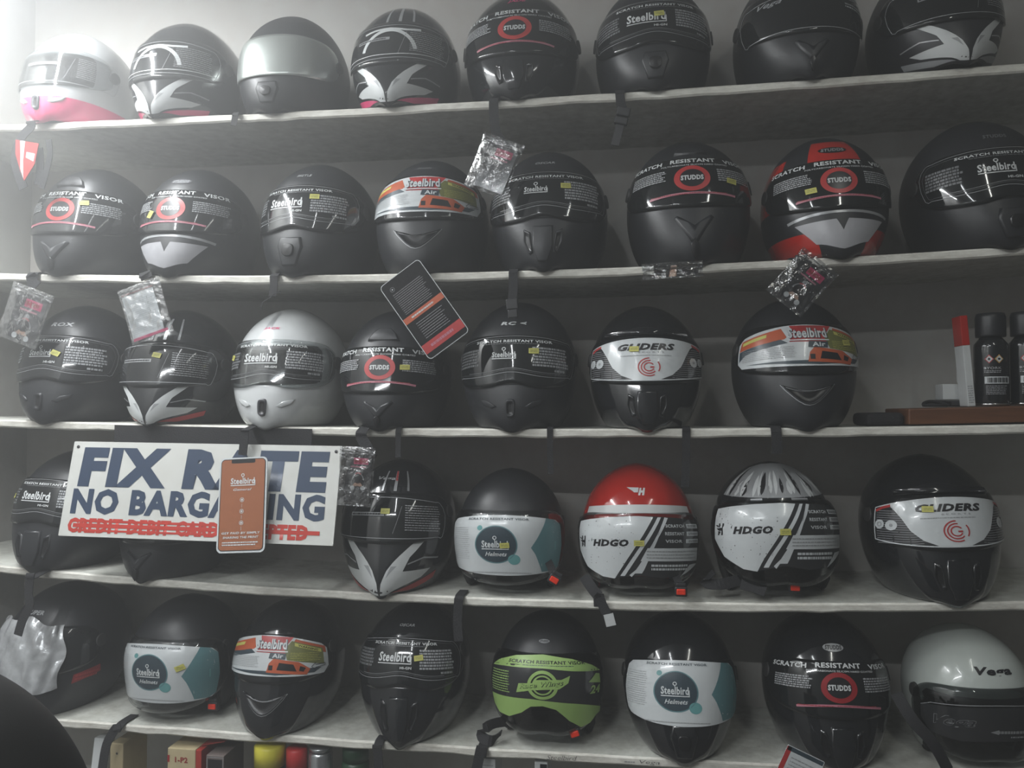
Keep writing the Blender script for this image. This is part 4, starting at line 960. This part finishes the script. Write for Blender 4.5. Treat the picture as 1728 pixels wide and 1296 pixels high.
# ================================================================== right end of the third shelf
px = at(1450, 700, .02)
z3 = sz(3, .62)
def rest_box(name, b, m, label, cat, bev=.001, prt=None):
    o = box(name, b, m, None, bev); tag(o, label, cat)
    return o
xa = at(1530, 700, .03).x; zb = sz(3, 1.0)
pl = box('wooden_plank', (xa, 1.09, .02, .16, -.016, .016), 'plank_wood', None, .003); tag(pl, 'brown wooden plank lying on the right end of third shelf', 'plank')
sl = math.atan(2*SHELF[3][0]*.95+SHELF[3][1]); xm = (xa+XR-.35)/2
for v in pl.data.vertices: v.co.z += sz(3, min(v.co.x, 1.1)) + .0185
def ztop(x): return sz(3, min(x, 1.1)) + .0185+.0172
bb = box('black_pouch', (at(1462, 700, .03).x, xa-.004, .03, .13, 0, .026), 'strap_black', None, .008); tag(bb, 'flat black pouch between the helmet and the brown plank', 'pouch')
for v in bb.data.vertices: v.co.z += sz(3, v.co.x)+.001
def spray(label, pxc, r=.031):
    p = at(pxc, 640, .075); root = empty('spray_can', (p.x, .075, ztop(p.x)+.0005)); tag(root, label, 'spray can', 'black spray cans on the brown plank')
    bm = bmesh.new(); add_lathe(bm, [(0, 0), (r*.96, 0), (r, .003), (r, .118), (r*.97, .124), (r*.62, .138), (r*.55, .14), (0, .14)], 40); bmobj('can_body', bm, ['gloss_black'], root, True)
    bm = bmesh.new(); add_lathe(bm, [(0, .139), (r*.86, .1385), (r*.88, .142), (r*.88, .178), (r*.80, .186), (0, .187)], 40); bmobj('cap', bm, ['matte_black'], root, True)
    bm = bmesh.new(); add_lathe(bm, [(r*.9, .0005), (r*1.025, .0005), (r*1.025, .004), (r, .005)], 40); bmobj('bottom_rim', bm, ['chrome'], root, True)
    P = Print(rnd=int(pxc)); 
    for i, (dx, c_) in enumerate(((-16, 'p_red'), (1, 'p_brass'))):
        P.poly([(dx, 84), (dx+8, 93), (dx, 102), (dx-8, 93)], c_, False); P.up(); P.poly([(dx, 86), (dx+6, 93), (dx, 100), (dx-6, 93)], 'p_label', False); P.up(); P.disc(dx, 93, 2.2, 'p_black')
    P.text('BYORK', -10, 75, 30, 5, 'p_silver', .02); P.small(-25, 65, 5, 71, 2, 'p_grey', .5); P.rect(-24, 44, 22, 58, 'p_label'); P.up()
    for i in range(16): P.raw([(-19+2.4*i, 46), (-18+2.4*i+(i % 3)*.5, 46), (-18+2.4*i+(i % 3)*.5, 56), (-19+2.4*i, 56)], [(0, 1, 2, 3)], 'p_black')
    P.small(-22, 22, 16, 41, 6, 'p_grey', .4)
    def cyl(a, b_, c):
        th = np.asarray(a)/1000/r; rr = r+np.asarray(c); return np.stack([rr*np.sin(th), -rr*np.cos(th), np.asarray(b_)/1000], -1)
    P.build('can_label', cyl, root, .0005)
spray('black spray can with hazard diamonds, next to the red and white box', 1673)
spray('black spray can cut by the right edge of the picture', 1733)
p = at(1626, 600, .075); zz = ztop(p.x)+.0008
root = empty('slim_box', (p.x+.006, .075, zz), (0, math.radians(-4), 0)); tag(root, 'tall slim white box with red top leaning beside the spray cans', 'box')
bm = bmesh.new(); add_box(bm, -.007, .007, -.02, .02, 0, .1218, .001, 0); add_box(bm, -.007, .007, -.02, .02, .122, .182, .001, 1); bmobj('carton', bm, ['p_white', 'gloss_red'], root)
P = Print(rnd=3); P.small(-5, 5, 5, 42, 8, 'p_grey', .5); P.build('carton_print', lambda a, b_, c: np.stack([np.asarray(a)/1000, -.0202-np.asarray(c), np.asarray(b_)/1000], -1), root, .0002)
root.location.z += .0006
p = at(1600, 650, .12); zz = ztop(p.x)
o = box('black_case', (p.x-.035, p.x+.028, .095, .145, zz+.0005, zz+.014), 'gloss_black', None, .003); tag(o, 'flat black case on the brown plank under a small white box', 'case')
o = box('white_carton', (p.x-.018, p.x+.026, .10, .14, zz+.015, zz+.047), 'p_white', None, .001); tag(o, 'small white carton on the flat black case behind the slim box', 'box')
p2 = at(1622, 600, .13); o = box('bottle_stopper', (p2.x-.010, p2.x+.008, .115, .135, zz+.048, zz+.082), 'p_white', None, .006); tag(o, 'small rounded white cap standing on the white carton', 'cap')
p = at(1578, 666, .06); o = tube('cable_loop', [(p.x+.022*math.cos(a), .06+.016*math.sin(a), ztop(p.x)+.0042+.008*max(0, math.sin(a))) for a in [2*PI*k/28 for k in range(28)]], .0032, 'strap_black', closed=True)
tag(o, 'small loop of black cable on the brown plank', 'cable')

# ================================================================== below the lowest visible shelf: goods on the next shelf
Z6 = .5005
def can(label, pxc, Y, r, h, body, cap, capr=.9, caph=.03, cat='can', name='tin_can'):
    p = at(pxc, 1275, Y); root = empty(name, (p.x, Y, Z6)); tag(root, label, cat)
    bm = bmesh.new(); add_lathe(bm, [(0, 0), (r, 0), (r, h-caph-.008), (r*.8, h-caph), (0, h-caph)], 36); bmobj('body', bm, [body], root, True)
    bm = bmesh.new(); add_lathe(bm, [(0, h-caph+.0005), (r*capr, h-caph+.0005), (r*capr, h-.003), (r*capr-.003, h), (0, h)], 36); bmobj('cap', bm, [cap], root, True)
mat('cap_yellow', (.62, .56, .06), .35); mat('cap_red', (.45, .03, .03), .35); mat('can_steel', (.45, .47, .48), .22, metal=.8); mat('dark_green', (.02, .06, .03), .35); mat('navy_plastic', (.015, .018, .05), .4)
mat('carton_cream', (.48, .40, .24), .6, noise=.1); mat('carton_red', (.35, .03, .02), .5); mat('carton_grey', (.16, .13, .12), .6)
def hgt(px, py, Y): return at(px, py, Y).z - Z6
can('can with yellow cap standing below the lowest shelf', 456, .03, .034, .262, 'navy_plastic', 'cap_yellow', 1., .045)
can('dark bottle with red cap, beside the yellow-capped can', 501, .03, .023, .258, 'navy_plastic', 'cap_red', 1., .05, 'bottle', 'bottle')
can('plain steel cylinder can between red cap and green cap', 541, .04, .026, .262, 'can_steel', 'can_steel', .98, .01)
can('dark green can below the lowest shelf, right of the steel one', 600, .05, .030, .262, 'dark_green', 'dark_green', .95, .03)
for lbl, x0, x1, Y, top, m, nm_, cat in (('cream carton with red lettering and red side, below the lowest shelf', 283, 330, .0, 1262, 'carton_cream', 'carton', 'box'),
        ('greyish open carton beside the cream and red carton', 348, 378, .0, 1274, 'carton_grey', 'carton', 'box'),
        ('white carton at the foot of the picture below the lime label helmet', 806, 836, .01, 1277, 'p_white', 'carton', 'box'),
        ('upright cream board with a dark knot, left of the cream carton', 186, 208, .02, 1254, 'carton_cream', 'board', 'board'),
        ('small white and black carton right of centre at the foot of the picture', 902, 924, .01, 1286, 'p_white', 'carton', 'box'),
        ('white pouch under the left end of the lowest shelf', 140, 164, -.01, 1256, 'p_white', 'pouch', 'pouch')):
    a = at(x0, top, Y); b_ = at(x1, top, Y); zt = min(a.z, sz(5, a.x)-.026)
    root = empty(nm_, ((a.x+b_.x)/2, Y+.05, Z6)); tag(root, lbl, cat); hw = (b_.x-a.x)/2
    bm = bmesh.new(); add_box(bm, -hw, hw, -.05, .04, 0, zt-Z6, .0015)
    if 'white pouch' in lbl:
        for v in bm.verts: v.co.y *= .3 if v.co.z > .1 else 1; v.co.x = v.co.x if v.co.z < .1 else v.co.x*.9
    bmobj('body', bm, [m], root); hh = (zt-Z6)*1000
    P = Print(rnd=3)
    if 'red lettering' in lbl:
        P.text('1-P2', 0, hh-24, 30, 12, 'p_dkred', .03); P.rect(-hw*1000, hh-30, -hw*1000+5, hh-15, 'p_dkred')
        bm = bmesh.new(); add_box(bm, hw+.0005, hw+.014, -.05, .04, 0, zt-Z6-.001, .001); bmobj('red_side', bm, ['carton_red'], root)
        bm = bmesh.new(); add_box(bm, -.001, .055, -.03, .03, -.001, .001, .0003, 0, Matrix.Translation((hw+.004, 0, zt-Z6+.0015)) @ Matrix.Rotation(math.radians(-12), 4, 'Y')); bmobj('open_flap', bm, ['carton_red'], root)
    elif 'greyish' in lbl: P.line([(-hw*900, 0), (-hw*900, hh-4), (hw*900, hh-4), (hw*900, 0)], 1.2, 'p_grey'); P.up(); P.rect(-hw*800, 0, hw*800, hh-8, 'p_black')
    elif 'knot' in lbl: P.disc(1, hh-22, 2.5, 'p_black')
    elif 'small white' in lbl: P.rect(-2, 0, hw*900, hh-3, 'p_black')
    else: P.small(-hw*800, hh-60, hw*800, hh-10, 8, 'p_grey', .3)
    P.build('print', lambda a_, b2, c: np.stack([np.asarray(a_)/1000, -.0503-np.asarray(c), np.asarray(b2)/1000], -1) if 'white pouch' not in lbl else np.stack([np.asarray(a_)/1000*.8, -.0508-np.asarray(c)-0*np.asarray(b2), np.asarray(b2)/1000*.35], -1), root, .0003)
# pack with red edge at the foot of the picture
M, w, h = frame((1330, 1256), (1392, 1286), (1296, 1318), -.07); root = root_at('zip_bag', M, 'white card pack with red edge at the foot of the picture', 'plastic bag')
cd = card(root, 'card', w, h, .002, .002, 'p_label'); P = Print(rnd=5); P.rect(-w*500, -h*1000, -w*500+9, -2, 'p_red'); P.rect(-w*480, -9, w*480, -1, 'p_slate'); P.small(-w*300, -h*900, w*420, -16, 8, 'p_silver', .3); P.build('print', flat, cd, .0012)

# ================================================================== dark dome close to the viewer

p = at(-285, 1468, -1.235); zc = p.z-.150
fg = empty('helmet', (p.x, p.y, zc), (0, 0, math.radians(186)), 1.0); tag(fg, 'large plain black helmet seen from behind, cut by the lower left corner', 'helmet')
shell_mesh(FULL, 'full', ['trim_black', 'lining'], fg); liner_mesh(FULL, 'full', fg)
ct = empty('counter', (p.x, p.y-.02, 0)); tag(ct, 'plain shop counter under the near black helmet', 'counter')
box('cabinet', (-.28, .28, -.16, .16, 0, zc-.047), 'room_paint', ct); box('worktop', (-.30, .30, -.18, .18, zc-.0465, zc-.017), 'plank_wood', ct, .004)
